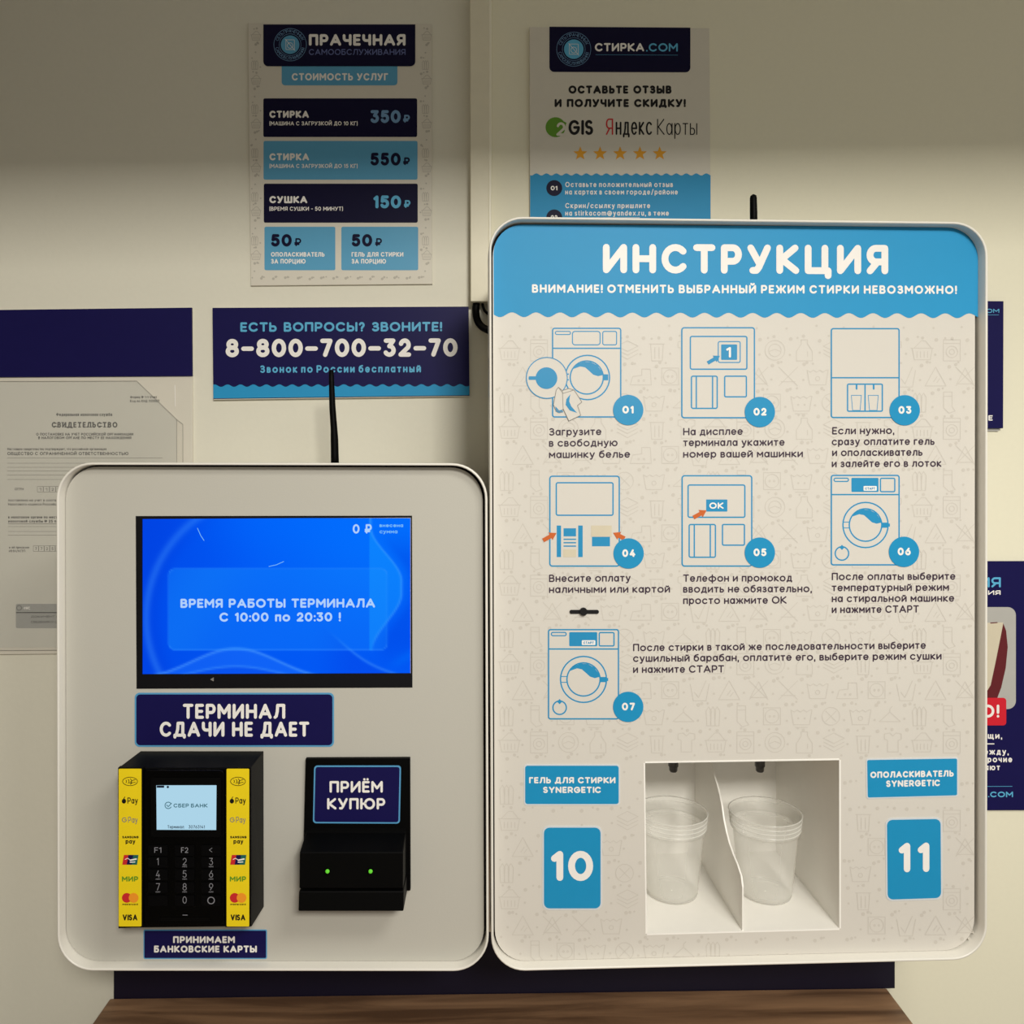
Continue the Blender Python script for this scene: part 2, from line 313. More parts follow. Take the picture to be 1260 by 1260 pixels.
class Ink:
    """flat print: shapes in photograph pixels laid on a Plane"""
    def __init__(s, pl, n): s.pl = pl; s.n = n; s.v = []; s.f = []; s.k = 0; s.marks = []
    def add(s, pts, faces):
        # neighbouring shapes are lifted by a few microns so that overlaps are never coplanar
        s.k = (s.k + 1) % 12
        b = len(s.v); s.v += [s.pl.at(x, y, s.n + s.k * 4e-6) for x, y in pts]; s.f += [tuple(b + i for i in f) for f in faces]; return s
    def poly(s, pts):
        if len(pts) > 4:
            t = tessellate_polygon([[Vector((x, y, 0)) for x, y in pts]]); return s.add(pts, [tuple(q) for q in t])
        return s.add(pts, [tuple(range(len(pts)))])
    def rect(s, x0, y0, x1, y1, r=0, k=4): return s.poly(rrect(x0, y0, x1, y1, r, k))
    def disc(s, cx, cy, r, n=28, ry=None): return s.add(circ(cx, cy, r, n, ry), [tuple(range(n))])
    def dot(s, cx, cy, r): 
        return s.add(circ(cx, cy, r, 8), [tuple(range(8))])
    def stroke(s, pts, w, closed=False, cap=True):
        h = w / 2
        p = [Vector(q) for q in pts]
        q = [p[0]]
        for a in p[1:]:
            if (a - q[-1]).length > 1e-4: q.append(a)
        p = q
        if closed and len(p) > 2 and (p[0] - p[-1]).length < 1e-4: p.pop()
        n = len(p)
        if n == 1: return s.add(circ(p[0].x, p[0].y, h, 10), [tuple(range(10))])
        segs = n if closed else n - 1
        dirs = [(p[(i + 1) % n] - p[i]).normalized() for i in range(segs)]
        nrm = [Vector((-d.y, d.x)) for d in dirs]
        def joint(i, a, b):
            m = nrm[a] + nrm[b]
            c = dirs[a].dot(dirs[b])
            if c < 0.80: return None
            m.normalize(); return m / max(0.3, m.dot(nrm[a]))
        for i in range(segs):
            j = (i + 1) % n
            ms = nrm[i]; me = nrm[i]
            if closed or i > 0:
                t = joint(i, (i - 1) % segs, i)
                if t is not None: ms = t
            if closed or i < segs - 1:
                t = joint(j, i, (i + 1) % segs)
                if t is not None: me = t
                else: s.add(circ(p[j].x, p[j].y, h, 10), [tuple(range(10))])
            s.add([tuple(p[i] + ms * h), tuple(p[j] + me * h), tuple(p[j] - me * h), tuple(p[i] - ms * h)], [(0, 1, 2, 3)])
        if cap and not closed:
            for e, d in ((p[0], -dirs[0]), (p[-1], dirs[-1])):
                a = math.atan2(d.y, d.x)
                fan = [(e.x + h * math.cos(a + t), e.y + h * math.sin(a + t)) for t in [math.pi * (k / 5 - .5) for k in range(6)]]
                s.add(fan, [tuple(range(6))])
        return s
    def frame(s, x0, y0, x1, y1, r, w): return s.stroke(rrect(x0, y0, x1, y1, r, 4), w, closed=True)
    def ring(s, cx, cy, r, w, n=36): return s.stroke(circ(cx, cy, r, n), w, closed=True)
    def arc(s, cx, cy, r, a0, a1, w, n=14): return s.stroke(circ(cx, cy, r, n, None, a0, a1, True), w)
    def text(s, t, x0, x1, top, base, wt, dy=0.0, gap=.12, serif=False, space=.52, warp=None):
        """letters fitted between x0 and x1, capitals from top to base; dy: rise of the right end; wt: stroke width"""
        H = base - top
        s.marks.append((len(s.v), len(s.f)))
        tot = 0
        for i, c in enumerate(t):
            tot += space if c == ' ' else GP[c][0]
            if i < len(t) - 1 and c != ' ' and t[i + 1] != ' ': tot += gap
        k = (x1 - x0) / tot; x = x0
        for i, c in enumerate(t):
            if c == ' ': x += space * k; continue
            wd, sts = GP[c]; Wd = wd * k
            for pts, closed in sts:
                q = []
                for gx, gy in pts:
                    xx = x + wt / 2 + gx * max(Wd - wt, 0); yy = base - wt / 2 - gy * (H - wt)
                    yy += dy * (xx - x0) / max(x1 - x0, 1e-6)
                    q.append(warp(xx, yy) if warp else (xx, yy))
                s.stroke(q, wt, closed)
                if serif and not closed:
                    for e, o_ in ((0, 1), (-1, -2)):
                        if abs(q[e][0] - q[o_][0]) < abs(q[e][1] - q[o_][1]):
                            s.stroke([(q[e][0] - H * .2, q[e][1]), (q[e][0] + H * .2, q[e][1])], wt * .6)
            x += Wd
            if i < len(t) - 1 and t[i + 1] != ' ': x += gap * k
        return s
    def star(s, cx, cy, r):
        pts = [(cx + (r if i % 2 == 0 else r * .42) * math.sin(i * math.pi / 5), cy - (r if i % 2 == 0 else r * .42) * math.cos(i * math.pi / 5)) for i in range(10)]
        return s.add(pts + [(cx, cy)], [(i, (i + 1) % 10, 10) for i in range(10)])
    def wave(s, x0, x1, ybase, amp, per, ph, yend, dy=0.0, shape=None, curve=None):
        """band between a scalloped edge and the line yend"""
        n = int((x1 - x0) / per * 10); pts = []; 
        for i in range(n + 1):
            x = x0 + (x1 - x0) * i / n; pts.append((x, ybase + dy * i / n - amp * math.cos(2 * math.pi * (x - ph) / per)))
        e = yend if callable(yend) else (lambda x: yend)
        low = [(x, e(x)) for x, y in pts]; k = len(pts)
        return s.add(pts + low, [(i, i + 1, k + i + 1, k + i) for i in range(k - 1)])
    def build(s, name, m, parent, label=None, kind=None):
        if len(s.marks) > 1 and kind is None:      # every line of writing is a part of its own
            cut = [(0, 0)] + s.marks[1:] + [(len(s.v), len(s.f))]; first = None
            for (v0, f0), (v1, f1) in zip(cut, cut[1:]):
                o = mk(name, s.v[v0:v1], [tuple(i - v0 for i in f) for f in s.f[f0:f1]], m, parent, label=label); first = first or o
            return first
        return mk(name, s.v, s.f, m, parent, label=label, kind=kind)

# ------------------------------------------------------------------ the setting
DWL, DWR = 1.312, 1.300          # left wall lies a little deeper than the right wall panel
WLp, WRp = Plane(DWL), Plane(DWR)
XJ = (603 - VX) / FPX * DWR
def struct(name, a, b, m, bevel=0):
    v, f = boxgeo(a, b); o = mk(name, v, f, m, None, bevel=bevel); o['kind'] = 'structure'; return o
struct('wall_left', (-2.2, DWL, 0), (XJ + .02, DWL + .12, 3.2), WALL)
struct('wall_right', (XJ, DWR, 0), (2.4, DWL + .12, 3.2), WALL2, 0.003)
struct('shade_wall_left', (-1.30, -3.2, 0), (-1.2, DWL, 3.2), mat('shade_wall_dark', rgb(120, 112, 98), .6, .3))  # unseen dark wall, added to hold back ambient light from the left
struct('floor', (-2.2, -3.2, -.1), (2.4, DWL + .12, 0), FLOORM)
# unseen beam added in front of the wall to shade its top
o_ = struct('shade_beam', (-2.2, 0.30, CAMZ + 0.668), (2.4, 0.50, 3.2), WALL)
for v_ in o_.data.vertices:
    if v_.co.z < 3: v_.co.z += .016 * v_.co.x
# strip where the wall planes meet, edge highlight put into its pale colour
struct('highlight_strip', (XJ - .0022, DWR - .014, 0.9), (XJ + .0022, DWR + .01, 3.2), mat('edge_highlight', rgb(240, 234, 214), .35, .5), .0012)

# ------------------------------------------------------------------ wooden table and navy base board
TZ = CAMZ - .659 * 1.30
tb = thing('wooden_table', 'brown wood grain table pushed against the wall under both white machines', 'table', (0.02, 1.0, 0))
TXL, TXR = -.5985, .632
def tzz(x): return CAMZ - (1228.5 - 13 * (x - TXL) / (TXR - TXL) - VY) / FPX * 1.288 - TZ
v, f = boxgeo((TXL, .62, TZ - .028), (TXR, 1.288, TZ)); v = [(x, y, z + tzz(x)) for x, y, z in v]; mk('tabletop', v, f, WOOD, tb, bevel=.002)
for x in (TXL + .03, TXR - .07):
    for y in (.66, 1.22):
        v, f = boxgeo((x, y, 0), (x + .04, y + .04, TZ - .028 + tzz(x))); mk('leg', v, f, STEEL, tb)
v, f = boxgeo((TXL + .03, .66, TZ - .068), (TXR - .03, .68, TZ - .028)); v = [(x, y, z + tzz(x)) for x, y, z in v]; mk('apron', v, f, WOOD, tb)
bp = Plane(1.288)
bb = thing('base_board', 'long dark navy board on the wall just above the wooden table', 'board', tuple(bp.at(620, 1224)))
slab('board', bp, [(140, 1110), (1101, 1110), (1101, 1216), (140, 1230)], -.0115, 0, BASEN, bb)

# ------------------------------------------------------------------ cable duct and black cable
du = thing('cable_duct', 'pale vertical cable duct down the wall joint above the machines', 'cable duct', tuple(WLp.at(589, 372)))
slab('duct_cover', WLp, [(578, -40), (601.8, -40), (601.8, 371), (579, 371)], 0.0, .026, DUCTM, du, bevel=.0015)
slab('duct_base', WLp, [(579.3, -40), (600, -40), (600, 369), (579.3, 369)], 0, .003, DUCTM, du)
def tube(name, pts, rad, m, parent, sides=12, smooth=True):
    pts = [Vector(p) for p in pts]; rs = rad if isinstance(rad, (list, tuple)) else [rad] * len(pts)
    vs = []; fs = []
    up = Vector((0.13, 1, 0.07))
    for i, p in enumerate(pts):
        d = (pts[min(i + 1, len(pts) - 1)] - pts[max(i - 1, 0)]).normalized()
        a = d.cross(up).normalized(); b = d.cross(a).normalized()
        for k in range(sides):
            t = 2 * math.pi * k / sides; vs.append(p + (a * math.cos(t) + b * math.sin(t)) * rs[i])
    for i in range(len(pts) - 1):
        for k in range(sides):
            fs.append((i * sides + k, i * sides + (k + 1) % sides, (i + 1) * sides + (k + 1) % sides, (i + 1) * sides + k))
    fs.append(tuple(range(sides))[::-1]); fs.append(tuple((len(pts) - 1) * sides + k for k in range(sides)))
    return mk(name, vs, fs, m, parent, smooth)
def spline(pts, n=6):
    out = []; p = [Vector(q) for q in pts]
    for i in range(len(p) - 1):
        a, b, c, d = p[max(i - 1, 0)], p[i], p[i + 1], p[min(i + 2, len(p) - 1)]
        for k in range(n):
            t = k / n; out.append(0.5 * ((2 * b) + (c - a) * t + (2 * a - 5 * b + 4 * c - d) * t * t + (3 * b - a - 3 * c + d) * t ** 3))
    out.append(p[-1]); return out
cb = thing('black_cable', 'thick black cable looping out of the lower end of the cable duct', 'cable', tuple(P(590, 390, 1.30)))
tube('cable_sheath', spline([P(587, 366, 1.302), P(585.5, 380, 1.301), P(587, 393, 1.297), P(593, 402, 1.285), P(603, 407, 1.262), P(612, 408.5, 1.256)]), .0058, BLKP, cb)
tube('thin_wire', spline([P(594, 364, 1.303), P(594, 376, 1.302), P(598, 384, 1.301), P(606, 388, 1.300), P(620, 390, 1.296)]), .0022, BLKP, cb)

# ------------------------------------------------------------------ laundry pattern icons
def icon(ink, k, x, y, s, w):
    def L(*p): ink.stroke([(x + a * s, y + b * s) for a, b in p], w, cap=False)
    def Lc(*p): ink.stroke([(x + a * s, y + b * s) for a, b in p], w, closed=True)
    def C(a, b, r): ink.stroke(circ(x + a * s, y + b * s, r * s, 14), w, closed=True)
    def tub(): Lc((-1, -.6), (-.75, .8), (.75, .8), (1, -.6), (.8, -.6), (.5, -.4), (.2, -.6), (-.1, -.4), (-.4, -.6), (-.7, -.4))
    if k == 0:
        L((-1.1, -.2), (1.1, -.2)); Lc((-.95, -.2), (-.75, .9), (.75, .9), (.95, -.2)); L((-.8, -.2), (-.1, -.9), (.3, -.9), (.85, -.2))
        for q in (-.5, -.17, .17, .5): L((q, .1), (q, .7))
    elif k == 1:
        Lc((-.8, -1), (.8, -1), (.8, 1), (-.8, 1)); L((-.8, -.65), (.8, -.65)); C(0, .15, .55); C(0, .15, .25)
    elif k == 2: C(0, 0, .95); C(0, 0, .6); L((-.5, .1), (0, -.1), (.5, .1))
    elif k == 3: Lc((-.3, -1), (.3, -1), (.3, -.6), (.75, .1), (.75, 1), (-.75, 1), (-.75, .1), (-.3, -.6)); L((.3, .1), (.3, .6))
    elif k == 4:
        Lc((0, -.9), (1, -.4), (0, .1), (-1, -.4)); L((-1, -.05), (0, .45), (1, -.05)); L((-1, .3), (0, .85), (1, .3))
    elif k == 5:
        Lc((-.6, -.6), (.6, -.6), (.5, 1), (-.5, 1)); L((-.75, -.6), (.75, -.6)); L((-.2, -.3), (-.2, .8)); L((.2, -.3), (.2, .8))
    elif k == 6: Lc((-1, .8), (-.75, 0), (.1, -.1), (.1, -.7), (.9, -.7), (1, .8)); C(-.2, .4, .08); C(.3, .4, .08)
    elif k == 7: Lc((0, -.9), (1, .9), (-1, .9)); L((-.2, .5), (.15, 0)); L((.1, .6), (.4, .2))
    elif k == 8: L((-.9, -.9), (.9, .9)); L((.9, -.9), (-.9, .9)); Lc((0, -.8), (.8, .7), (-.8, .7))
    elif k == 9: L((-.9, -.9), (.9, .9)); L((.9, -.9), (-.9, .9)); L((-.7, .5), (.7, .5))
    elif k == 10: tub(); C(0, .2, .2)
    elif k == 11: L((-.9, -.6), (-.6, 1), (.6, 1), (.9, -.6)); L((-.5, .2), (-.1, .7), (.6, -.9)); 
    elif k == 12: Lc((-.8, -.8), (-.3, -.9), (0, -.6), (.3, -.9), (.8, -.8), (.8, -.3), (.5, -.2), (.5, .9), (-.5, .9), (-.5, -.2), (-.8, -.3))
    elif k == 13: Lc((-.5, -1), (.3, -1), (.3, .4), (.6, .8), (0, 1), (-.5, .5)); L((-.5, -.6), (.3, -.6))
    elif k == 14: Lc((-.8, -.8), (.8, -.8), (.8, .8), (-.8, .8)); C(0, 0, .65); C(-.2, 0, .08); C(.2, 0, .08)
    elif k == 15: C(0, 0, .85); L((-.5, -.5), (.5, .5)); L((.5, -.5), (-.5, .5))
    elif k == 16: tub(); L((-.6, 1.05), (.6, 1.05)); C(-.3, .2, .06); C(.3, .2, .06)
    elif k == 17: L((0, -.4), (-1, .5), (1, .5), (0, -.4), (0, -.7), (.25, -.95))
    elif k == 18:
        for q in (-.4, 0, .4): Lc((q - .18, .9), (q - .25, -.5), (q, -.9), (q + .25, -.5), (q + .18, .9))
ROWS = [[0, 1, 2, 3, 4, 5, 12], [7, 8, 9, 10, 6, 14, 11], [13, 14, 16, 15, 10, 17, 18]]
def pattern(ink, x0, y0, x1, y1, ox, oy, pw, ph, s, w, avoid=(), dots=1.0, inside=None):
    rnd = random.Random(3)
    def ok(x, y, m):
        if not (x0 + m < x < x1 - m and y0 + m < y < y1 - m): return False
        if inside and not inside(x, y, m): return False
        return not any(a - m < x < c + m and b - m < y < d + m for a, b, c, d in avoid)
    cw = pw / 7; rh = ph / 3
    r0 = int((y0 - oy) / rh) - 1; r = r0
    while oy + r * rh < y1 + rh:
        row = ROWS[r % 3]; shift = (r % 3) * cw * .45
        c = int((x0 - ox) / cw) - 2
        while ox + c * cw < x1 + cw:
            x = ox + c * cw + shift; y = oy + r * rh
            if ok(x, y, s * .8): icon(ink, row[c % 7], x, y, s, w)
            for dx, dyy, q in ((.5, -.42, 1.9), (.48, .12, 1.2), (.12, .5, 1.6), (-.2, -.5, 1.1)):
                xx = x + dx * cw + rnd.uniform(-2, 2) * s / 13; yy = y + dyy * rh + rnd.uniform(-2, 2) * s / 13
                if ok(xx, yy, 2): ink.dot(xx, yy, q * dots)
            c += 1
        r += 1

# ------------------------------------------------------------------ machine cases
def lerp2(a, b, t): return (a[0] + (b[0] - a[0]) * t, a[1] + (b[1] - a[1]) * t)
def inset_quad(q, l, t, r, b):
    TL, TR, BR, BL = q
    return ((TL[0] + l, TL[1] + t), (TR[0] - r, TR[1] + t), (BR[0] - r, BR[1] - b), (BL[0] + l, BL[1] - b))
DEP = .016
def case(parent, pl, quad, rad, gaps, back, holes=(), facemat=FACE):
    """pl: plane of the recessed face; rim stands DEP proud of it"""
    K = 10
    out = [pl.uv(x, y, DEP) for x, y in rquad(*quad, rad, K)]
    inn = [pl.uv(x, y, DEP) for x, y in rquad(*inset_quad(quad, 3.0, 3.0, 3.0, 3.0), rad - 3, K)]
    n = len(out); mid = [((a + c) / 2, (b + d) / 2) for (a, b), (c, d) in zip(out, inn)]
    cu0 = sum(p[0] for p in out) / n; cv0 = sum(p[1] for p in out) / n
    hu0 = max(p[0] for p in out) - cu0; hv0 = max(p[1] for p in out) - cv0
    body = [(cu0 + (u - cu0) * (1 - .013 / hu0), cv0 + (v_ - cv0) * (1 - .013 / hv0)) for u, v_ in out]
    rings = [(body, -back), (body, -.024), (out, -.022), (out, DEP - .0014), ([(o[0] * .7 + m_[0] * .3, o[1] * .7 + m_[1] * .3) for o, m_ in zip(out, mid)], DEP - .0003), (mid, DEP), 
             ([(o[0] * .7 + m_[0] * .3, o[1] * .7 + m_[1] * .3) for o, m_ in zip(inn, mid)], DEP - .0003), (inn, DEP - .0014), (inn, -.012)]
    vs = []; fs = []
    for L, d in rings: vs += [pl.W(u, v_, d) for u, v_ in L]
    for r in range(len(rings) - 1):
        for i in range(n): fs.append((r * n + i, r * n + (i + 1) % n, (r + 1) * n + (i + 1) % n, (r + 1) * n + i))
    o = mk('rim', vs, fs, LIP, parent, smooth=True)
    # closed back and the dark gasket seen in the gap round the face plate
    vs = [pl.W(u, v_, -back) for u, v_ in body]; mk('back_plate', vs, [tuple(range(n))], CASE, parent)
    hh = [[pl.uv(x, y, 0) for x, y in h] for h in holes]
    loops = [[Vector((u, v_, 0)) for u, v_ in inn]] + [[Vector((u, v_, 0)) for u, v_ in h] for h in hh]
    flat = inn + [q for h in hh for q in h]
    mk('gasket', [pl.W(u, v_, -.012) for u, v_ in flat], [tuple(t) for t in tessellate_polygon(loops)], GROOVE, parent)
    us = [p[0] for p in inn]; vv = [p[1] for p in inn]
    l, t, r, b = gaps; u0, u1, v0, v1 = min(us), max(us), min(vv), max(vv)
    cu, cv = (u0 + u1) / 2, (v0 + v1) / 2
    fo = []
    for u, v_ in inn:
        a = (u - u0) / (u1 - u0); c = (v_ - v0) / (v1 - v0)
        fo.append((u + l * (1 - a) - r * a, v_ + b * (1 - c) - t * c))
    loops = [[Vector((u, v_, 0)) for u, v_ in fo]] + [[Vector((u, v_, 0)) for u, v_ in h] for h in hh]
    flat = fo + [q for h in hh for q in h]; T = len(flat); te = [tuple(t_) for t_ in tessellate_polygon(loops)]
    vs = [pl.W(u, v_, 0) for u, v_ in flat] + [pl.W(u, v_, -.008) for u, v_ in flat]
    fs = te + [(i, T + i, T + (i + 1) % n, (i + 1) % n) for i in range(n)]; s0 = n
    for h in hh:
        q = len(h); fs += [(s0 + i, T + s0 + i, T + s0 + (i + 1) % q, s0 + (i + 1) % q) for i in range(q)]; s0 += q
    mk('face_plate', vs, fs, facemat, parent)
    return fo

# ---- left machine: payment terminal
LP = Plane(1.060)
LQ = ((69, 569), (599.6, 570), (601.5, 1195.5), (70, 1195))
term = thing('payment_terminal', 'white rounded payment terminal with blue lit screen, left of the instruction machine', 'payment terminal', tuple(LP.at(335, 1190, -.1)))
case(term, LP, LQ, 44, (.001, .0025, .003, .0005), .235, holes=[[(170, 637.5), (505, 637.5), (505, 845), (170, 845)]])
frm = slab('screen_border', LP, [(167, 635), (507, 634.5), (507.5, 846), (168, 847.5)], -.004, .0006, BLKS, term,
     holes=[[(174.8, 638.7), (505.5, 636.8), (505.5, 828.6), (174.8, 829.8)]])
def sm(a, b, x):
    t = max(0, min(1, (x - a) / (b - a))); return t * t * (3 - 2 * t)
def ridge(d, wd): return math.exp(-(d / wd) ** 2)
def wallpaper(x, y):
    """blue flowing ribbon wallpaper shown on the lit display (display content)"""
    c = [2, 88, 244]
    def mixc(t, q):
        for i in range(3): c[i] = c[i] * (1 - t) + q[i] * t
    mixc(sm(330, 172, x) * .55, (0, 52, 214)); mixc(sm(230, 470, x) * sm(830, 640, y) * .8, (4, 118, 255)); mixc(sm(200, 340, x) * sm(700, 636, y) * .4, (0, 106, 255))
    # ribbons
    d = math.hypot((x - 330) / 1.0, (y - 760) / 1.0) - 150
    mixc(ridge(d, 5) * .35 * sm(340, 250, x), (70, 150, 255)); mixc(sm(0, -26, d) * .25 * sm(320, 200, x), (0, 100, 255))
    d = y - (838 - 40 * math.exp(-((x - 290) / 75) ** 2)); mixc(sm(-2, 3, d) * .6 * sm(5, 3, 0 + 0) if False else sm(-1.5, 1.5, d) * .5, (30, 110, 250)); mixc(ridge(d, 1.8) * .5, (90, 165, 255))
    d = y - (846 - 26 * math.exp(-((x - 290) / 90) ** 2)); mixc(sm(-1.5, 1.5, d) * .45, (0, 66, 232)); mixc(ridge(d, 1.5) * .4, (80, 160, 255))
    yy = 790 + 0.0022 * (x - 380) ** 2 * sm(500, 380, 380) if False else 0
    d = y - (762 + (x - 380) * .62 + 6 * math.sin(x / 22)); mixc(sm(-2, 8, d) * .35 * sm(380, 440, x), (6, 60, 226)); mixc(ridge(d - 2, 2) * .35 * sm(400, 440, x), (90, 165, 255))
    xe = 456 + 38 * sm(648, 715, y) - 36 * sm(730, 800, y)
    d = x - xe; mixc(sm(2, -2, d) * (.5 if x > 455 and y < 800 else .0), (20, 150, 255)); mixc(sm(-1, 20, d) * .5 * sm(640, 700, y) * sm(830, 780, y), (0, 70, 228)); mixc(ridge(d, 1.6) * .3 * sm(806, 780, y), (110, 190, 255))
    d = (x - 505) * .5 + (y - 800) * 1.0 - 6; mixc(ridge(d, 7) * .3 * sm(470, 500, x), (0, 120, 255))
    # pale card over the wallpaper
    def box(x0, y0, x1, y1, r):
        qx = max(x0 + r - x, x - x1 + r, 0); qy = max(y0 + r - y, y - y1 + r, 0); return sm(.9, -.9, math.hypot(qx, qy) - r)
    b = box(207, 699.5, 477, 800, 8); mixc(b * .24, (30, 150, 255)); b2 = box(208.2, 700.7, 475.8, 798.8, 7.5); mixc((b - b2) * .35, (70, 150, 255))
    mixc(ridge((x - 640 + y * .55), 60) * .2 * b, (30, 160, 255))
    return rgb(*[max(0, min(255, q)) for q in c])
NX, NY = 166, 97; vs = []; fs = []; cs = []
for j in range(NY):
    for i in range(NX):
        x = 174.8 + (505.6 - 174.8) * i / (NX - 1); y = 637.6 + (829.4 - 637.6) * j / (NY - 1)
        vs.append(LP.at(x, y, -.0012)); cs.append(wallpaper(x, y))
for j in range(NY - 1):
    for i in range(NX - 1): a = j * NX + i; fs.append((a, a + 1, a + NX + 1, a + NX))
scr = mk('screen', vs, fs, SCR, term, cols=cs)
i_ = Ink(LP, -.0008); i_.text('ВРЕМЯ РАБОТЫ ТЕРМИНАЛА', 222, 461.5, 736.8, 748, 2.5, dy=-.4, space=.56)
i_.text('С 10:00 по 20:30 !', 270, 419, 753.8, 765, 2.5, dy=-.4, space=.6); i_.text('0 ₽', 434, 457.5, 645, 656.5, 2.2)
i_.build('screen_lettering', SCRT, scr)
i_ = Ink(LP, -.0008); i_.text('внесена', 467, 496, 644.3, 648.6, .9); i_.text('сумма', 467, 489, 651.8, 656.3, .9)
i_.build('small_screen_lettering', SCRT2, scr)
Ink(LP, -.0008).stroke([(243, 650), (247, 659), (251, 665)], .8).build('screen_light_streak', SCRT2, scr)
Ink(LP, -.0008).stroke([(331, 697), (340, 695), (349, 691)], .8).build('screen_light_streak', SCRT2, scr)
i_ = Ink(LP, .0009); i_.poly([(258.5, 836), (263, 833.5), (263, 838.5)]); i_.build('screen_arrow_mark', GREYI, term)

# sticker with border
def sticker(name, pl, n, label, cat, quad, r, lines, bm=BORDER, fm=NAVY, bw=2.0, tm=WHT, group=None, th=.0006, inset=None):
    cx = sum(p[0] for p in quad) / 4; by = max(p[1] for p in quad)
    t = thing(name, label, cat, tuple(pl.at(cx, by, n)), group)
    slab('backing', pl, rquad(*quad, r, 5), n, n + th, bm, t)
    i_ = Ink(pl, n + th + .00015); i_.poly(rquad(*inset_quad(quad, bw, bw, bw, bw), max(r - bw * .6, .5), 5)); i_.build('printed_ground', fm, t)
    i_ = Ink(pl, n + th + .0003)
    for l in lines: i_.text(*l[:6], **(l[6] if len(l) > 6 else {}))
    i_.build('lettering', tm, t)
    return t
Q = lambda x0, y0, x1, y1: ((x0, y0), (x1, y0), (x1, y1), (x0, y1))
sticker('sticker', LP, 0, 'wide navy sticker with two lines of white capitals directly below the lit screen', 'sticker', Q(165.7, 852.5, 411, 919), 6,
        [('ТЕРМИНАЛ', 225, 351, 866, 884.5, 3.8), ('СДАЧИ НЕ ДАЕТ', 196.5, 380.5, 888, 906.5, 3.8)])
sticker('sticker', LP, 0, 'small navy sticker with white lettering below the card reader', 'sticker', Q(176.5, 1144, 328.5, 1180), 2,
        [('ПРИНИМАЕМ', 213, 289, 1152, 1160.5, 2.1), ('БАНКОВСКИЕ КАРТЫ', 189.5, 316, 1163.5, 1172, 2.1)], bw=1.2)

# ---- card reader
rd = thing('card_reader', 'black card reader with lit display and keypad between yellow strips on the white terminal', 'card reader', tuple(LP.at(235, 1135, .03)))
RD = .067
RF = Plane(1.060 - RD)
def frustum(name, pl, front, n1, back, n0, m, parent, bevel=.0):
    fu = [pl.at(x, y, n1) for x, y in front]; bu = [pl.at(x, y, n0) for x, y in back]; k = len(fu)
    o = mk(name, fu + bu, [tuple(range(k)), tuple(range(2 * k - 1, k - 1, -1))] + [(i, k + i, k + (i + 1) % k, (i + 1) % k) for i in range(k)], m, parent, bevel=bevel)
    bm = bmesh.new(); bm.from_mesh(o.data); bmesh.ops.recalc_face_normals(bm, faces=bm.faces); bm.to_mesh(o.data); bm.free(); return o
# hood: ring-shaped cowl, front edge, with sloping sides to the wide back
frustum('hood', LP, [(145, 945), (308.5, 944.5), (310, 1140), (145.5, 1142)], RD - .006, [(173, 924), (324.5, 924), (324.8, 1116), (173, 1117)], 0.0, BLKP, rd, .001)
slab('left_strip_mount', LP, [(145, 944.5), (176, 944.5), (176, 1141), (145.5, 1142.5)], RD - .0065, RD, BLKP, rd, .0006)
slab('right_strip_mount', LP, [(277, 944.5), (308.7, 944.5), (308.7, 1140.5), (277, 1141)], RD - .0065, RD, BLKP, rd, .0006)
slab('keypad_body', LP, rrect(177, 948, 276, 1138, 5), RD - .008, RD - .0015, BLKG, rd, .0008)
slab('display_surround', LP, rrect(186, 957, 272, 1030, 3), RD - .002, RD - .0005, BLKP, rd)
i_ = Ink(LP, RD - .0002); i_.poly([(192.3, 966.3), (266.4, 966.2), (266, 1021.3), (192.8, 1021)]); dsp = i_.build('display', RSCR, rd)
i_ = Ink(LP, RD); i_.text('СБЕР БАНК', 213.5, 255.5, 988.8, 993.6, 1.0, space=.4); i_.arc(207, 991, 4.0, 40, 330, 1.0); i_.stroke([(205, 990.6), (207, 992.5), (211, 988.6)], 1.0)
i_.build('display_lettering', RSCT, dsp)
i_ = Ink(LP, RD); i_.text('Терминал:', 206, 227, 1015.5, 1019.4, .55); i_.text('30763141', 232, 252, 1015.5, 1019.4, .55); i_.build('status_lettering', RSCD, dsp)
Ink(LP, RD).rect(192.8, 966.6, 202, 969.3).build('status_bar', RSCD, dsp); Ink(LP, RD).disc(206.5, 968.4, 1.5, 10).build('status_dot', RSCD, dsp)
cols_ = (194.3, 227.2, 259.7)
rows_ = [(('F1', 'F2', '<'), 1046.2), (('1', '2', '3'), 1060.7), (('4', '5', '6'), 1076), (('7', '8', '9'), 1091.8), (('', '0', 'O'), 1108)]
kb = None
for rr_, y in rows_:
    for c_, x in zip(rr_, cols_):
        k_ = slab('key', LP, rrect(x - 12, y - 6.2, x + 12, y + 6.8, 2, 3), RD - .002, RD - .0005, KEYM, rd)
        if not c_: continue
        i_ = Ink(LP, RD - .0002)
        if c_ == 'O': i_.ring(x, y, 4.1, 1.1, 18)
        elif c_ == '<': i_.text('<', x - 2.5, x + 1.5, y - 3, y + 2.5, .6)
        elif len(c_) == 2: i_.text(c_, x - 4.4, x + 4.4, y - 3.6, y + 3.2, .9)
        else: i_.text(c_, x - (1.4 if c_ == '1' else 2.5), x + (1.0 if c_ == '1' else 2.5), y - 5, y + 3.8, .8)
        if c_ in '23456789' and len(c_) == 1: i_.text('АВС', x - 3, x + 3, y + 4.9, y + 6.3, .35)
        i_.build('key_lettering', KEYT, k_)
i_ = Ink(LP, RD - .0002); i_.stroke([(225, 1126), (230.5, 1126)], .8); i_.build('slot_mark', KEYT, rd)
slab('card_slot', LP, [(196, 1129), (258, 1129), (258, 1133), (196, 1133)], RD - .002, RD - .001, BLKP, rd)
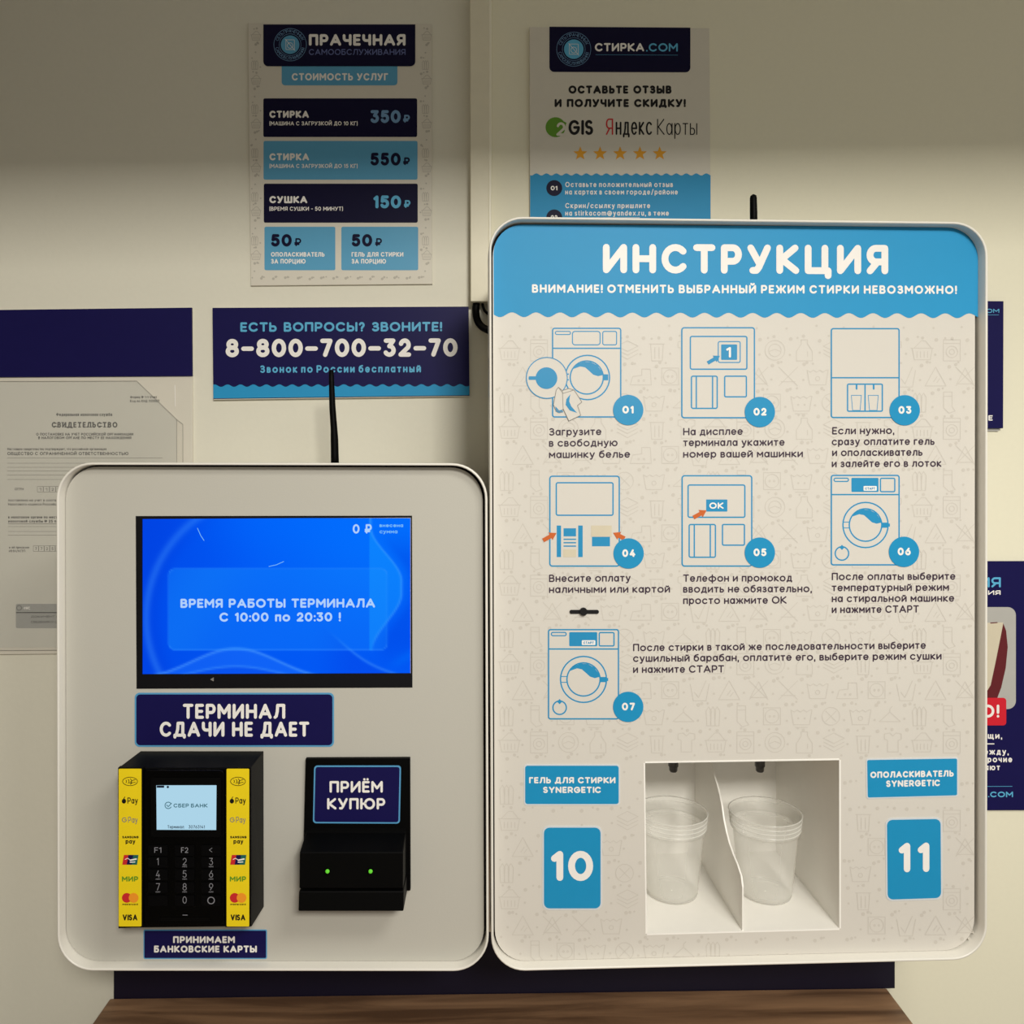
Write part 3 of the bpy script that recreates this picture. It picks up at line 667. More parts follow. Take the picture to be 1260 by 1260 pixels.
for x0, side in ((146.0, 0), (278.8, 1)):
    x1 = x0 + 28; cx = x0 + 14.0
    sp = slab('yellow_strip', LP, rrect(x0, 946, x1 - (.2 if side else 0), 1140, 1.2, 3), RD, RD + .0005, YEL, rd, label='yellow strip with payment marks')
    n_ = RD + .0007
    i_ = Ink(LP, n_); i_.stroke(circ(cx, 961.5, 9.2, 20, 5.2), .7, closed=True)
    for q in (0, 2.0, 4.0): i_.arc(cx - 6.5 + q, 961.5, 2.2 + q * .55, -48, 48, .75, 6)
    i_.stroke([(cx - .5, 963.5), (cx + 2.6, 960.4), (cx + 6.5, 959.2)], .7); i_.stroke([(cx + .5, 965), (cx + 3.2, 963), (cx + 6.6, 962.6)], .7)
    i_.disc(cx - 7.5, 985.8, 2.7, 12, 3.0); i_.stroke([(cx - 7.6, 982.6), (cx - 6.4, 980.6)], .9)
    i_.text('Pay', cx - 3.2, cx + 9.6, 981.3, 988.8, 1.0); i_.text('SAMSUNG', cx - 9.5, cx + 10.5, 1028.6, 1031.6, .8); i_.text('pay', cx - 5.5, cx + 6.5, 1032.6, 1038, 1.1)
    i_.text('VISA', cx - 9, cx + 9, 1125.2, 1132.6, 1.6); i_.rect(cx - 8, 1113.2, cx + 8, 1114.2) if False else i_.text('mastercard', cx - 9.4, cx + 9.6, 1111.6, 1113.8, .5)
    i_.build('black_marks', BLACK, sp)
    i_ = Ink(LP, n_); i_.arc(cx - 7, 1008.8, 2.6, 40, 360, .9); i_.stroke([(cx - 7, 1008.8), (cx - 4.4, 1008.8)], .9); i_.text('Pay', cx - 2.4, cx + 9.4, 1005, 1012.4, .8); i_.build('grey_marks', GREYI, sp)
    i_ = Ink(LP, n_); i_.poly([(cx - 9.6, 1064), (cx - 7.5, 1052), (cx - 2, 1052), (cx - 4.2, 1064)]); i_.build('card_mark_red', REDI, sp)
    i_ = Ink(LP, n_); i_.poly([(cx - 4.2, 1064), (cx - 2, 1052), (cx + 4, 1052), (cx + 1.8, 1064)]); i_.build('card_mark_navy', NAVY, sp)
    i_ = Ink(LP, n_); i_.poly([(cx + 1.8, 1064), (cx + 4, 1052), (cx + 10.4, 1052), (cx + 8.6, 1064)]); i_.build('card_mark_green', DGRN, sp)
    i_ = Ink(LP, n_ + .0002); i_.text('UnionPay', cx - 6.5, cx + 8, 1055, 1059, .7) if False else i_.stroke([(cx - 6, 1057.5), (cx - 3, 1056), (cx, 1058)], .8); i_.stroke([(cx + .5, 1058.5), (cx + 7.5, 1057)], 1.8); i_.stroke([(cx + .2, 1061), (cx + 6, 1060.6)], 1.2); i_.build('white_marks', WHT, sp)
    i_ = Ink(LP, n_); i_.text('МИР', cx - 10, cx + 10, 1078.3, 1084.8, 1.5); i_.build('green_lettering', GRN, sp)
    i_ = Ink(LP, n_); i_.disc(cx - 4, 1104.8, 6, 20); i_.build('red_disc', REDI, sp)
    i_ = Ink(LP, n_ + .0002); i_.disc(cx + 4.4, 1104.8, 6, 20); i_.build('orange_disc', ORCI, sp)

# ---- bill acceptor
ba = thing('bill_acceptor', 'black bill acceptor with two green lights on the lower right of the white terminal', 'bill acceptor', tuple(LP.at(435, 1100, .02)))
slab('mounting_plate', LP, [(376, 933.5), (504.5, 933), (505, 1096), (372, 1096)], 0, .006, BLKP, ba, .0006)
BD = .050
def prof(name, xs, pts, m):
    """solid with the side profile pts (pixel y on the face plane, n) between two u positions"""
    uL = LP.uv(xs[0], 1000, 0)[0]; uR = LP.uv(xs[1], 1000, 0)[0]
    k = len(pts); V_ = [LP.W(uL, LP.uv(600, y, 0)[1], n) for y, n in pts] + [LP.W(uR, LP.uv(600, y, 0)[1], n) for y, n in pts]
    o = mk(name, V_, [tuple(range(k)), tuple(range(2 * k - 1, k - 1, -1))] + [(i, k + i, k + (i + 1) % k, (i + 1) % k) for i in range(k)], m, ba, bevel=.0012)
    bm = bmesh.new(); bm.from_mesh(o.data); bmesh.ops.recalc_face_normals(bm, faces=bm.faces); bm.to_mesh(o.data); bm.free(); return o
prof('snout', (378.5, 500.5), [(1016, .005), (1020, .012), (1028, .045), (1070, .047), (1071, .005)], BLKP)
prof('lower_jaw', (378.5, 501.5), [(1072.6, .005), (1072, .049), (1094, .052), (1094, .005)], BLKP)
prof('bill_slot', (383, 496), [(1069, .005), (1069, .042), (1074.5, .042), (1074.5, .005)], GROOVE)
for x in (403, 456):
    c = LP.at(x, 1072, .0475); vs = [c + Vector((.0038 * math.cos(a), 0, .0038 * math.sin(a))) for a in [i * math.pi / 8 for i in range(16)]]
    vs += [q + Vector((0, -.002, 0)) for q in vs]; mk('indicator_housing', vs, [tuple(range(31, 15, -1))] + [(i, (i + 1) % 16, 16 + (i + 1) % 16, 16 + i) for i in range(16)], BLKG, ba)
    bm = bmesh.new(); bmesh.ops.create_uvsphere(bm, u_segments=12, v_segments=6, radius=.0026)
    me = bpy.data.meshes.new('indicator_light'); bm.to_mesh(me); bm.free(); me.materials.append(LEDM)
    o = bpy.data.objects.new('indicator_light', me); COL.objects.link(o); o.parent = ba; o.location = LP.at(x, 1072, .0495) - wloc(ba); o['label'] = 'green light'
sticker('sticker', LP, .006, 'navy sticker with white capitals and blue border on the top of the black bill acceptor', 'sticker', ((386.5, 942), (493.5, 942), (492, 1013.5), (385, 1013)), 4,
        [('ПРИЁМ', 405.5, 471, 961, 975.3, 2.9), ('КУПЮР', 402.5, 474, 982, 996, 2.9)], bw=1.8, fm=NAVY)

# ---- right machine: instruction / dispenser
yaw = dict(xl=603, xr=1214)
RP = Plane(1.060, 1.086, **yaw)
RQ = ((601.5, 266), (1216, 273), (1215, 1181), (604.5, 1196))
disp = thing('dispenser_machine', 'large white rounded machine with printed instructions and an open niche, right of the terminal', 'dispenser', tuple(RP.at(905, 1180, -.1)))
NQ = [(793.3, 938.6), (1032.8, 934.8), (1033, 1142.6), (795.7, 1149)]
case(disp, RP, RQ, 42, (.0025, .0035, .004, .0005), .232, holes=[NQ], facemat=VINYL)
# blue heading band
hb = Ink(RP, .0002)
def facex(y): return (607.3 + (613 - 607.3) * (y - 300) / 880, 1204 + 1.5 * (y - 300) / 880)
pts = []
R = 36
pts += [(607.2 + R - R * math.cos(t), 276.3 + R - R * math.sin(t)) for t in [math.pi / 2 * k / 10 for k in range(11)]]
pts += [(1204.3 - R + R * math.sin(t), 279.0 + R - R * math.cos(t)) for t in [math.pi / 2 * k / 10 for k in range(11)]]
N = 200
low = []
for i in range(N + 1):
    x = 1204.4 - (1204.4 - 607.6) * i / N; low.append((x, 387.2 + 1.4 * (x - 607) / 600 - 3.0 * math.cos(2 * math.pi * (x - 630) / 29.62)))
hb.poly(pts + low); hb.build('heading_band', BLUE, disp)
i_ = Ink(RP, .0004); i_.text('ИНСТРУКЦИЯ', 741.8, 1093, 300, 336.2, 8.4, dy=1.4, gap=.17); i_.build('heading_lettering', WHT, disp)
i_ = Ink(RP, .0004); i_.text('ВНИМАНИЕ! ОТМЕНИТЬ ВЫБРАННЫЙ РЕЖИМ СТИРКИ НЕВОЗМОЖНО!', 654.6, 1177, 349.8, 360.2, 2.3, dy=1.6, gap=.17); i_.build('warning_lettering', WHT, disp)
pa = Ink(RP, .0002)
GR = [(680, 404, 764, 513), (839, 403, 928, 514), (1023, 404, 1106, 514), (677, 586, 762, 696), (839, 585, 925, 696), (1023, 585, 1106, 695), (675, 775, 761, 884)]
AV = [(790, 932, 1036, 1150), (645, 941, 763, 991), (668, 1017, 740, 1119), (1066, 932, 1179, 982), (1090, 1006, 1159, 1108)]
def in_face(x, y, m):
    yb = 1188 - 14.5 * (x - 612) / 593 - m
    if y > yb: return False
    for cx, sg in ((648, -1), (1168, 1)):
        if (x - cx) * sg > 0 and y > yb - 36 + m * .6 and math.hypot(x - cx, y - (yb + m - 37)) > 36 - m: return False
    return x > 608 + (y - 300) * .0058 + m and x < 1200 - m
pattern(pa, 609, 391, 1200, 1190, 627, 431, 254, 96.5, 13, .8, AV, 1.25, in_face)
pa.build('background_pattern', PATT, disp, kind='stuff')
for a_, b_, c_, d_ in GR:
    i_ = Ink(RP, .00026); i_.rect(a_, b_, c_, d_, 2); i_.build('icon_ground', VINYL, disp)
NI = .0003
LW = 1.7
def panel_icon(draws, fills, name='step_icon'):
    i_ = Ink(RP, NI); draws(i_); return i_.build(name, LINE, disp)
def fillprint(parent, fn, m, n=.0005, name='icon_fill'):
    i_ = Ink(RP, n); fn(i_); return i_.build(name, m, parent)
def washer(i, x0, y0, x1, y1, yl, cx, cy, R_, r_, full=True):
    i.frame(x0, y0, x1, y1, 2.5, LW); i.stroke([(x0, yl), (x1, yl)], LW)
    i.ring(cx, cy, R_, LW); i.ring(cx, cy, r_, LW)
def splash(i, cx, cy, r):
    a = [(-.85, -.52), (-.6, -.8), (-.2, -.97), (.25, -.95), (.65, -.74), (.9, -.4), (.98, -.15), (.7, -.08), (.4, -.17), (.15, -.4), (-.1, -.62), (-.4, -.68)]
    i.poly([(cx + p * r, cy + q * r) for p, q in a])
# 01
def f(i):
    i.frame(680, 404, 763.8, 513, 2.5, LW); i.stroke([(680, 428.6), (763.8, 428.6)], LW)
    i.frame(683.3, 407.8, 702, 411.6, 1.8, 1.2); i.frame(704.4, 407.8, 738.4, 424.3, 3, 1.3); i.frame(741.7, 407.8, 758.7, 424.3, 2, 1.3)
    i.ring(722.8, 464.5, 27.3, LW); i.ring(722, 464.5, 20.4, LW); splash(i, 722, 464.5, 20); i.rect(742, 460.5, 748.5, 468, 1)
    i.rect(694, 459.5, 700, 461.2); i.rect(694, 466.5, 700, 468.2)
ic = panel_icon(f, None)
fillprint(ic, lambda i: i.disc(672.9, 465, 25.4), VINYL, .0005, 'open_door_ground')
def f(i): i.ring(672.9, 465, 25.2, 1.2); i.disc(672.4, 465.3, 13.4); i.rect(650.5, 463, 664, 467.4, 1)
fillprint(ic, f, LINE, .0007, 'open_door_lines')
sh = [(681, 498), (684.5, 480), (687, 476.5), (692, 480.5), (700, 478), (706.5, 480), (716, 494.7), (710.6, 499), (714.5, 511), (700, 518), (693, 503), (690.4, 507), (684, 504.5)]
fillprint(ic, lambda i: i.poly(sh), VINYL, .0009, 'shirt_ground')
def f(i): i.stroke(sh, .7, closed=True); i.stroke([(687, 476.5), (693, 484), (706, 480)], .6); i.stroke([(692, 481), (693, 503)], .6)
fillprint(ic, f, GREYI, .0011, 'shirt_lines')
fillprint(ic, lambda i: (i.poly([(702, 485), (697, 491), (696, 498), (701, 505), (710, 508), (703, 500), (700.5, 494), (701, 489)]), i.poly([(683.5, 500), (688, 505), (692, 504), (693, 507), (688, 508), (684, 506)])), LINE, .0011, 'shirt_marks')
# 02
def f(i):
    i.frame(839, 403.3, 928.3, 514, 3, LW); i.frame(849.5, 414, 919, 454.3, 2, LW); i.frame(883.8, 420.3, 910.8, 446, 2, 1.3)
    i.rect(887.3, 423.8, 907, 442.9, 1); i.frame(850.8, 462.9, 882.5, 502.5, 2, LW); i.stroke([(856.8, 463), (856.8, 502.4)], LW); i.stroke([(876.8, 463), (876.8, 502.4)], LW)
    i.frame(891.7, 462.9, 918.4, 488.3, 1.5, LW)
def arrow(i, a, b, w=5.2, hd=10.5):
    A, B = Vector(a), Vector(b); d = (B - A).normalized(); n = Vector((-d.y, d.x)); H = B - d * hd * .8
    i.add([tuple(A + n * w / 2), tuple(H + n * w / 2), tuple(H - n * w / 2), tuple(A - n * w / 2)], [(0, 1, 2, 3)])
    i.add([tuple(H + n * hd / 2), tuple(B), tuple(H - n * hd / 2)], [(0, 1, 2)])
ic = panel_icon(f, None); fillprint(ic, lambda i: arrow(i, (870.8, 446.7), (886, 437.8), 4.5, 9.5), LINE, .0006, 'arrow')
fillprint(ic, lambda i: i.text('1', 893.5, 899.8, 427, 440, 2.6), WHT, .0006, 'numeral')
# 03
def f(i):
    i.frame(1023, 404.4, 1106.3, 513.7, 2.5, LW); i.stroke([(1023, 464.8), (1106.3, 464.8)], LW); i.frame(1042.9, 472.7, 1085.7, 506, 1.5, LW)
    i.stroke([(1064.4, 473), (1064.4, 506)], LW)
    for x in (1054, 1075): i.stroke([(x, 473.5), (x, 478.5)], 2.2)
    for x in (1053.7, 1074.5): i.stroke([(x - 6.2, 486.5), (x + 6.2, 486.5), (x + 4.6, 505), (x - 4.6, 505)], .8, closed=True)
panel_icon(f, None)
# 04
def f(i):
    i.frame(676.6, 586, 762, 696.5, 3, LW); i.frame(684.5, 594, 754.3, 634, 2, LW); i.rect(685, 646.6, 690.4, 685.5); i.rect(711.4, 646.6, 717, 685.5)
    i.rect(693.4, 650, 708.8, 660)
    for y in (663.6, 667.8, 672): i.rect(693.4, y - .8, 708.8, y + .8)
    i.rect(728.4, 660.6, 750.6, 672.2)
ic = panel_icon(f, None)
fillprint(ic, lambda i: (i.rect(727.4, 646.6, 752.7, 660.4), i.rect(693, 676, 709, 685.5)), BEIG, .0005, 'beige_fill')
fillprint(ic, lambda i: (arrow(i, (668.3, 664.9), (684.8, 655.8), 5, 10.5), arrow(i, (768.6, 662.5), (754.4, 655.6), 5, 10.5)), ORG, .0007, 'orange_arrows')
# 05
def f(i):
    i.frame(839.4, 585.4, 925, 696.5, 3, LW); i.frame(846.7, 596.8, 916.5, 636.5, 2, LW); i.rect(868.9, 614.6, 895, 629.5, .6)
    i.frame(848, 645.4, 880.3, 685.7, 2, LW); i.stroke([(854.3, 645.5), (854.3, 685.6)], LW); i.stroke([(874, 645.5), (874, 685.6)], LW); i.frame(889, 645.4, 916, 670.8, 1.5, LW)
ic = panel_icon(f, None)
fillprint(ic, lambda i: i.text('ОК', 872.8, 890.4, 618.3, 626, 1.7), WHT, .0006, 'lettering'); fillprint(ic, lambda i: arrow(i, (853.3, 636.8), (869.5, 628), 5, 10.5), ORG, .0007, 'orange_arrow')
# 06, 07
for (x0, y0, x1, y1, yl, cx, cy, R_, r_, fx, fy) in ((1023, 585, 1106.3, 695, 608.6, 1065, 646, 27.8, 20, 1036, 681), (675, 774.8, 761, 884.5, 798.6, 718, 836, 28.3, 20.4, 688.6, 870.8)):
    def f(i):
        washer(i, x0, y0, x1, y1, yl, cx, cy, R_, r_); splash(i, cx, cy, r_ - .4); k = (x1 - x0) / 83.3
        i.frame(x0 + 3.3 * k, y0 + 3.4, x0 + 21 * k, y0 + 7.4, 1.9, 1.4); i.rect(x0 + 24.6 * k, y0 + 3, x0 + 58 * k, y0 + 20.4, 1.2); i.frame(x0 + 60.4 * k, y0 + 3.6, x0 + 78 * k, y0 + 20, 1.5, 1.6)
        i.rect(cx + r_ - .5, cy - 3, cx + r_ + 7.5, cy + 3.4, 1); i.rect(cx + r_ + 6.5, cy - 1.8, cx + r_ + 10, cy + 2)
        i.stroke([(cx - R_, cy - 3.6), (cx - r_, cy - 3.6)], 1); i.stroke([(cx - R_, cy + 3.6), (cx - r_, cy + 3.6)], 1)
        i.ring(fx, fy, 8.3, LW, 24); i.poly([(fx - 3, fy - 7.3), (fx, fy - 10.8), (fx + 3, fy - 7.3), (fx, fy - 4.2)])
    ic = panel_icon(f, None); k = (x1 - x0) / 83.3
    fillprint(ic, lambda i: i.rect(x0 + 39.6 * k, y0 + 13, x0 + 55.8 * k, y0 + 18.9, 1), WHT, .0006, 'button_ground')
    fillprint(ic, lambda i: i.text('СТАРТ', x0 + 41.5 * k, x0 + 54 * k, y0 + 14.6, y0 + 17.6, .7), LINE, .0008, 'button_lettering')
for num, cx, cy in (('01', 773, 504.5), ('02', 935, 507), ('03', 1113.3, 504.8), ('04', 773.5, 681), ('05', 935, 680), ('06', 1112.4, 679), ('07', 773, 869.8)):
    i_ = Ink(RP, .0009); i_.disc(cx, cy, 18.7, 40); d_ = i_.build('number_disc', CARD, disp)
    i_ = Ink(RP, .0011); i_.text(num, cx - (7.2 if num == '01' else 7.8), cx + (6.8 if num == '01' else 8.2), cy - 5.1, cy + 4.3, 2.3, gap=.17); i_.build('lettering', WHT, d_)
STEPS = [
 [('Загрузите', 675.5, 740, 536), ('в свободную', 675.5, 760, 549.7), ('машинку белье', 675.5, 775.3, 563.8)],
 [('На дисплее', 840.6, 914, 535.7), ('терминала укажите', 840.6, 965.5, 549.1), ('номер вашей машинки', 840.6, 988, 563.2)],
 [('Если нужно,', 1024, 1100.5, 534.6), ('сразу оплатите гель', 1023.5, 1150, 548), ('и ополаскиватель', 1024, 1135.2, 561.4), ('и залейте его в лоток', 1023.5, 1158.5, 575)],
 [('Внесите оплату', 675.5, 776, 716.2), ('наличными или картой', 675.5, 824.5, 729.8)],
 [('Телефон и промокод', 840.6, 974.8, 716), ('вводить не обязательно,', 840.6, 999, 729.3), ('просто нажмите ОК', 840.6, 968, 743.4)],
 [('После оплаты выберите', 1023.5, 1175.6, 714), ('температурный режим', 1023.5, 1167.7, 727.6), ('на стиральной машинке', 1023.5, 1174.2, 741), ('и нажмите СТАРТ', 1023.5, 1130.8, 754.5)],
 [('После стирки в такой же последовательности выберите', 779, 1139.3, 801.4), ('сушильный барабан, оплатите его, выберите режим сушки', 779, 1158.6, 814.6), ('и нажмите СТАРТ', 779, 891, 828.2)]]
for st in STEPS:
    i_ = Ink(RP, .0003)
    for t, a, b, y in st: i_.text(t, a, b, y - 9.2, y, 1.6, dy=(-3.0 if b - a > 300 else -.6), gap=.11, space=.46)
    i_.build('step_lettering', TXT, disp)
# black lock latch
lk = slab('latch', RP, rrect(701, 750.6, 737, 755.2, 2, 3), 0, .0015, BLACK, disp)
slab('latch_knob', RP, circ(718.2, 752.8, 4.8, 18), .0005, .004, BLACK, lk)
# niche
def onp(px, py, n=0): return RP.at(px, py, n)
nu = [RP.uv(x, y, 0) for x, y in NQ]
ND = .212
def nv(k, d):
    su = 1 if k in (0, 3) else -1; sv = 1 if k in (2, 3) else -1      # liner sits just inside the cut edge of the face plate
    return RP.W(nu[k][0] + su * .0004, nu[k][1] + sv * .0004, d)
def quadm(name, a, m, **k): return mk(name, a, [tuple(range(len(a)))], m, disp, **k)
def thick(name, a, d, m):
    """quad a thickened along d"""
    n_ = len(a); V_ = a + [q + d for q in a]; o = mk(name, V_, [tuple(range(n_)), tuple(range(2 * n_ - 1, n_ - 1, -1))] + [(i, n_ + i, n_ + (i + 1) % n_, (i + 1) % n_) for i in range(n_)], m, disp)
    bm = bmesh.new(); bm.from_mesh(o.data); bmesh.ops.recalc_face_normals(bm, faces=bm.faces); bm.to_mesh(o.data); bm.free(); return o
thick('niche_floor', [nv(3, .0004), nv(2, .0004), nv(2, -ND), nv(3, -ND)], Vector((0, 0, -.002)), NICHE)
thick('niche_ceiling', [nv(0, .0004), nv(1, .0004), nv(1, -ND), nv(0, -ND)], Vector((0, 0, .002)), NICHE)
thick('niche_side', [nv(1, .0004), nv(2, .0004), nv(2, -ND), nv(1, -ND)], RP.U * .002, NICHE)
thick('niche_side', [nv(0, .0004), nv(3, .0004), nv(3, -ND), nv(0, -ND)], RP.U * -.002, NICHE)
thick('niche_back', [nv(0, -ND), nv(1, -ND), nv(2, -ND), nv(3, -ND)], RP.N * -.002, NICHE)
# wavy divider: its front edge recedes towards the top
uD = RP.uv(914.5, 1142, 0)[0]
zt = (nu[0][1] + nu[1][1]) / 2; zb = nu[3][1] + (nu[2][1] - nu[3][1]) * .5
def depth_at(px, py):
    # point on the plane u = uD seen at this pixel -> (v, n)
    d = Vector(((px - VX) / FPX, 1, -(py - VY) / FPX)); o = Vector((0, 0, CAMZ))
    t = (RP.O + RP.U * uD - o).dot(RP.U) / d.dot(RP.U); q = o + d * t - RP.O
    return q.dot(RP.V), q.dot(RP.N)
wav = [(914.5, 1142), (914.5, 1115), (914.6, 1092), (912.5, 1078), (908, 1064), (903, 1052), (898, 1038), (894.3, 1024), (891, 1008), (888.8, 992), (886, 978), (882.8, 965), (878.5, 952), (875, 938)]
wv = [depth_at(*p) for p in wav]; wv[0] = (zb, -.001)
wv = [(v_, min(n, -.001)) for v_, n in wv]
vt, nt_ = wv[-1]; 
prof_ = wv + [(zt, nt_ - .004), (zt, -ND), (zb, -ND)]
A = [RP.W(uD - .0011, v_, n) for v_, n in prof_]; B = [RP.W(uD + .0011, v_, n) for v_, n in prof_]; k = len(A)
te = tessellate_polygon([[Vector((n, v_, 0)) for v_, n in prof_]])
dv = mk('divider', A + B, [tuple(t) for t in te] + [tuple(k + i for i in reversed(t)) for t in te] + [(i, k + i, k + (i + 1) % k, (i + 1) % k) for i in range(k)], NICHE, disp, label='white divider with a wavy front edge')
bm = bmesh.new(); bm.from_mesh(dv.data); bmesh.ops.recalc_face_normals(bm, faces=bm.faces); bm.to_mesh(dv.data); bm.free()
for px in (828.5, 935):
    D = 1.165; b = P(px, 949.5, D); tube('nozzle', [b, b + Vector((0, 0, .002)), b + Vector((0, 0, .008)), b + Vector((0, 0, .0082)), Vector((b.x, b.y, CAMZ + 0) ) * 0 + Vector((b.x, b.y, RP.W(0, zt, 0).z))], [.0045, .0058, .006, .0072, .0072], STEEL, disp)
# ---- two clear cups
FZ = RP.W(0, zb, 0).z
def cup(x, y, label):
    t = thing('plastic_cup', label, 'cup', (x, y, FZ), 'clear cups in the dispenser niche')
    def lathe(name, pr, m, n=40, closed=False):
        V_ = []; F_ = []
        for r, z in pr:
            for i in range(n): a = 2 * math.pi * i / n; V_.append((x + r * math.cos(a), y + r * math.sin(a), FZ + z))
        q = len(pr)
        for j in range(q - 1):
            for i in range(n): F_.append((j * n + i, j * n + (i + 1) % n, (j + 1) * n + (i + 1) % n, (j + 1) * n + i))
        return mk(name, V_, F_, m, t, smooth=True)
    lathe('cup_wall', [(.001, .0025), (.026, .0018), (.0325, .0008), (.0358, .004), (.0374, .010), (.0395, .035), (.0425, .066), (.0452, .093)], CUPM)
    lathe('cup_rim', [(.0452, .093), (.0482, .0945), (.0486, .0985), (.0474, .0990), (.0488, .103), (.0480, .1035), (.0494, .108), (.0486, .1085), (.0504, .115), (.0510, .1165), (.0504, .118), (.0490, .1165)], CUPR)
    for q, (r_, z_) in enumerate(((.0484, .0985), (.0489, .1045), (.0496, .1105), (.0505, .1175))):
        lathe('rim_ridge', [(r_, z_ - .0006), (r_ + .0009, z_), (r_, z_ + .0006)], CUPE)
    lathe('cup_base_ring', [(.0335, .0012), (.0355, .0016), (.0365, .0040), (.0355, .0042)], CUPM)
cup((826.5 - VX) / FPX * 1.170, 1.170, 'clear plastic cup in the left half of the niche')
cup((941.5 - VX) / FPX * 1.168, 1.168, 'clear plastic cup in the right half of the niche')

# ---- labels on the instruction machine
sticker('sticker', RP, 0, 'wide blue label with two lines of white capitals above the blue card numbered 10', 'sticker', Q(644.5, 940.5, 763, 991), 4,
        [('ГЕЛЬ ДЛЯ СТИРКИ', 651, 757.3, 956.2, 963.9, 1.9), ('SYNERGETIC', 668.2, 739.6, 968, 975.8, 1.9)], bm=CARDW, fm=CARD, bw=1.7)
sticker('sticker', RP, 0, 'wide blue label, slightly tilted, above the blue card numbered 11', 'sticker', ((1065.4, 933.6), (1179.3, 931.8), (1179.3, 980.2), (1066.2, 983)), 3,
        [('ОПОЛАСКИВАТЕЛЬ', 1070.9, 1173.5, 949.6, 957.4, 1.9, dict(dy=-1.9)), ('SYNERGETIC', 1090.3, 1156.8, 960.4, 968.4, 1.9, dict(dy=-1.2))], bm=CARDW, fm=CARD, bw=1.6)
sticker('sticker', RP, 0, 'blue card with a large white number 10 left of the niche', 'sticker', Q(667.3, 1016.4, 741, 1119.8), 8, [('10', 678, 729.8, 1047, 1084, 8.4, dict(gap=.12))], bm=CARDW, fm=CARD)
sticker('sticker', RP, 0, 'blue card with a large white number 11 right of the niche', 'sticker', ((1089.4, 1006.9), (1159.4, 1005.7), (1160, 1106.9), (1090.3, 1109)), 8, [('11', 1105.7, 1144.3, 1037.2, 1073.5, 8.0, dict(dy=-.6, gap=.2))], bm=CARDW, fm=CARD)

# ---- antennas standing on the machines
def antenna(pts, rs, base, label):
    t = thing('antenna', label, 'antenna', tuple(base))
    tube('whip', pts, rs, BLKP, t, 14)
    vs, fs = boxgeo((base.x - .009, base.y - .009, base.z), (base.x + .009, base.y + .009, base.z + .006)); mk('base', vs, fs, BLKP, t, bevel=.001)
topL = LP.at(300, 569.5, DEP).z - .0133; topR = RP.at(900, 271, DEP).z - .0133
D = 1.19
b = Vector(((412.3 - VX) / FPX * D, D, topL))
pt = [b, P(412, 562, D), P(411.5, 540, D), P(411, 528, D), P(409, 500, D), P(408, 470, D), P(407.7, 457, D), P(407.6, 455, D)]
antenna(pt, [.006, .0058, .0056, .0050, .0046, .0040, .0036, .0014], b, 'thin black antenna standing on the white payment terminal')
b = Vector(((927.5 - VX) / FPX * 1.17, 1.17, topR))
antenna([b, P(927.3, 262, 1.17), P(927, 244, 1.17), P(927, 241, 1.17), P(927, 239.3, 1.17)], [.0055, .0053, .0050, .0042, .0015], b, 'short black antenna tip behind the top edge of the instruction machine')

# ------------------------------------------------------------------ wall signs
def sign(name, pl, quad, th, label, cat, m=BOARD, r=0, bevel=.0006):
    cx = sum(p[0] for p in quad) / 4; by = max(p[1] for p in quad)
    t = thing(name, label, cat, tuple(pl.at(cx, by, 0)))
    slab('board', pl, rquad(*quad, r, 4) if r else list(quad), 0, th, m, t, bevel)
    return t
def logo(pl, n, cx, cy, R_, parent):
    i_ = Ink(pl, n); i_.disc(cx, cy, R_ * .57, 30); d = i_.build('round_emblem', TEAL if pl is WRp else PTEAL, parent)
    i_ = Ink(pl, n); i_.ring(cx, cy, R_, .5, 40); i_.ring(cx, cy, R_ * .67, .4, 30)
    rr = R_ * .76
    def wtop(x, y): a = math.radians(x); rad = rr - y; return (cx + rad * math.sin(a), cy - rad * math.cos(a))
    def wbot(x, y): a = math.radians(x); rad = rr + y; return (cx + rad * math.sin(a), cy + rad * math.cos(a))
    i_.text('СЕТЬ ПРАЧЕЧНЫХ', -78, 78, -R_ * .19, 0, .6, warp=None) if False else None
    def ringtext(t, a0, a1, fn):
        tot = sum((.34 if c == ' ' else GP[c][0] + .2) for c in t); k = (a1 - a0) / tot; a = a0; H = R_ * .17
        for c in t:
            if c == ' ': a += .34 * k; continue
            for pts, cl in GP[c][1]: i_.stroke([fn(a + gx * GP[c][0] * k, -gy * H) for gx, gy in pts], .42, cl)
            a += (GP[c][0] + .2) * k
    ringtext('СЕТЬ ПРАЧЕЧНЫХ', -72, 72, wtop)
    def wbot(x, y): a = math.radians(x); rad = rr + R_ * .16 + y; return (cx + rad * math.sin(a), cy + rad * math.cos(a))
    ringtext('САМООБСЛУЖИВАНИЯ', -78, 78, wbot)
    i_.build('emblem_lettering', PALB, parent)
    i_ = Ink(pl, n + .0002); i_.frame(cx - R_ * .26, cy - R_ * .3, cx + R_ * .26, cy + R_ * .3, .8, .5); i_.ring(cx, cy + R_ * .05, R_ * .17, .5, 16); i_.stroke([(cx - R_ * .3, cy - R_ * .34), (cx + R_ * .3, cy + R_ * .36)], .5)
    i_.build('emblem_drawing', WHT, d)

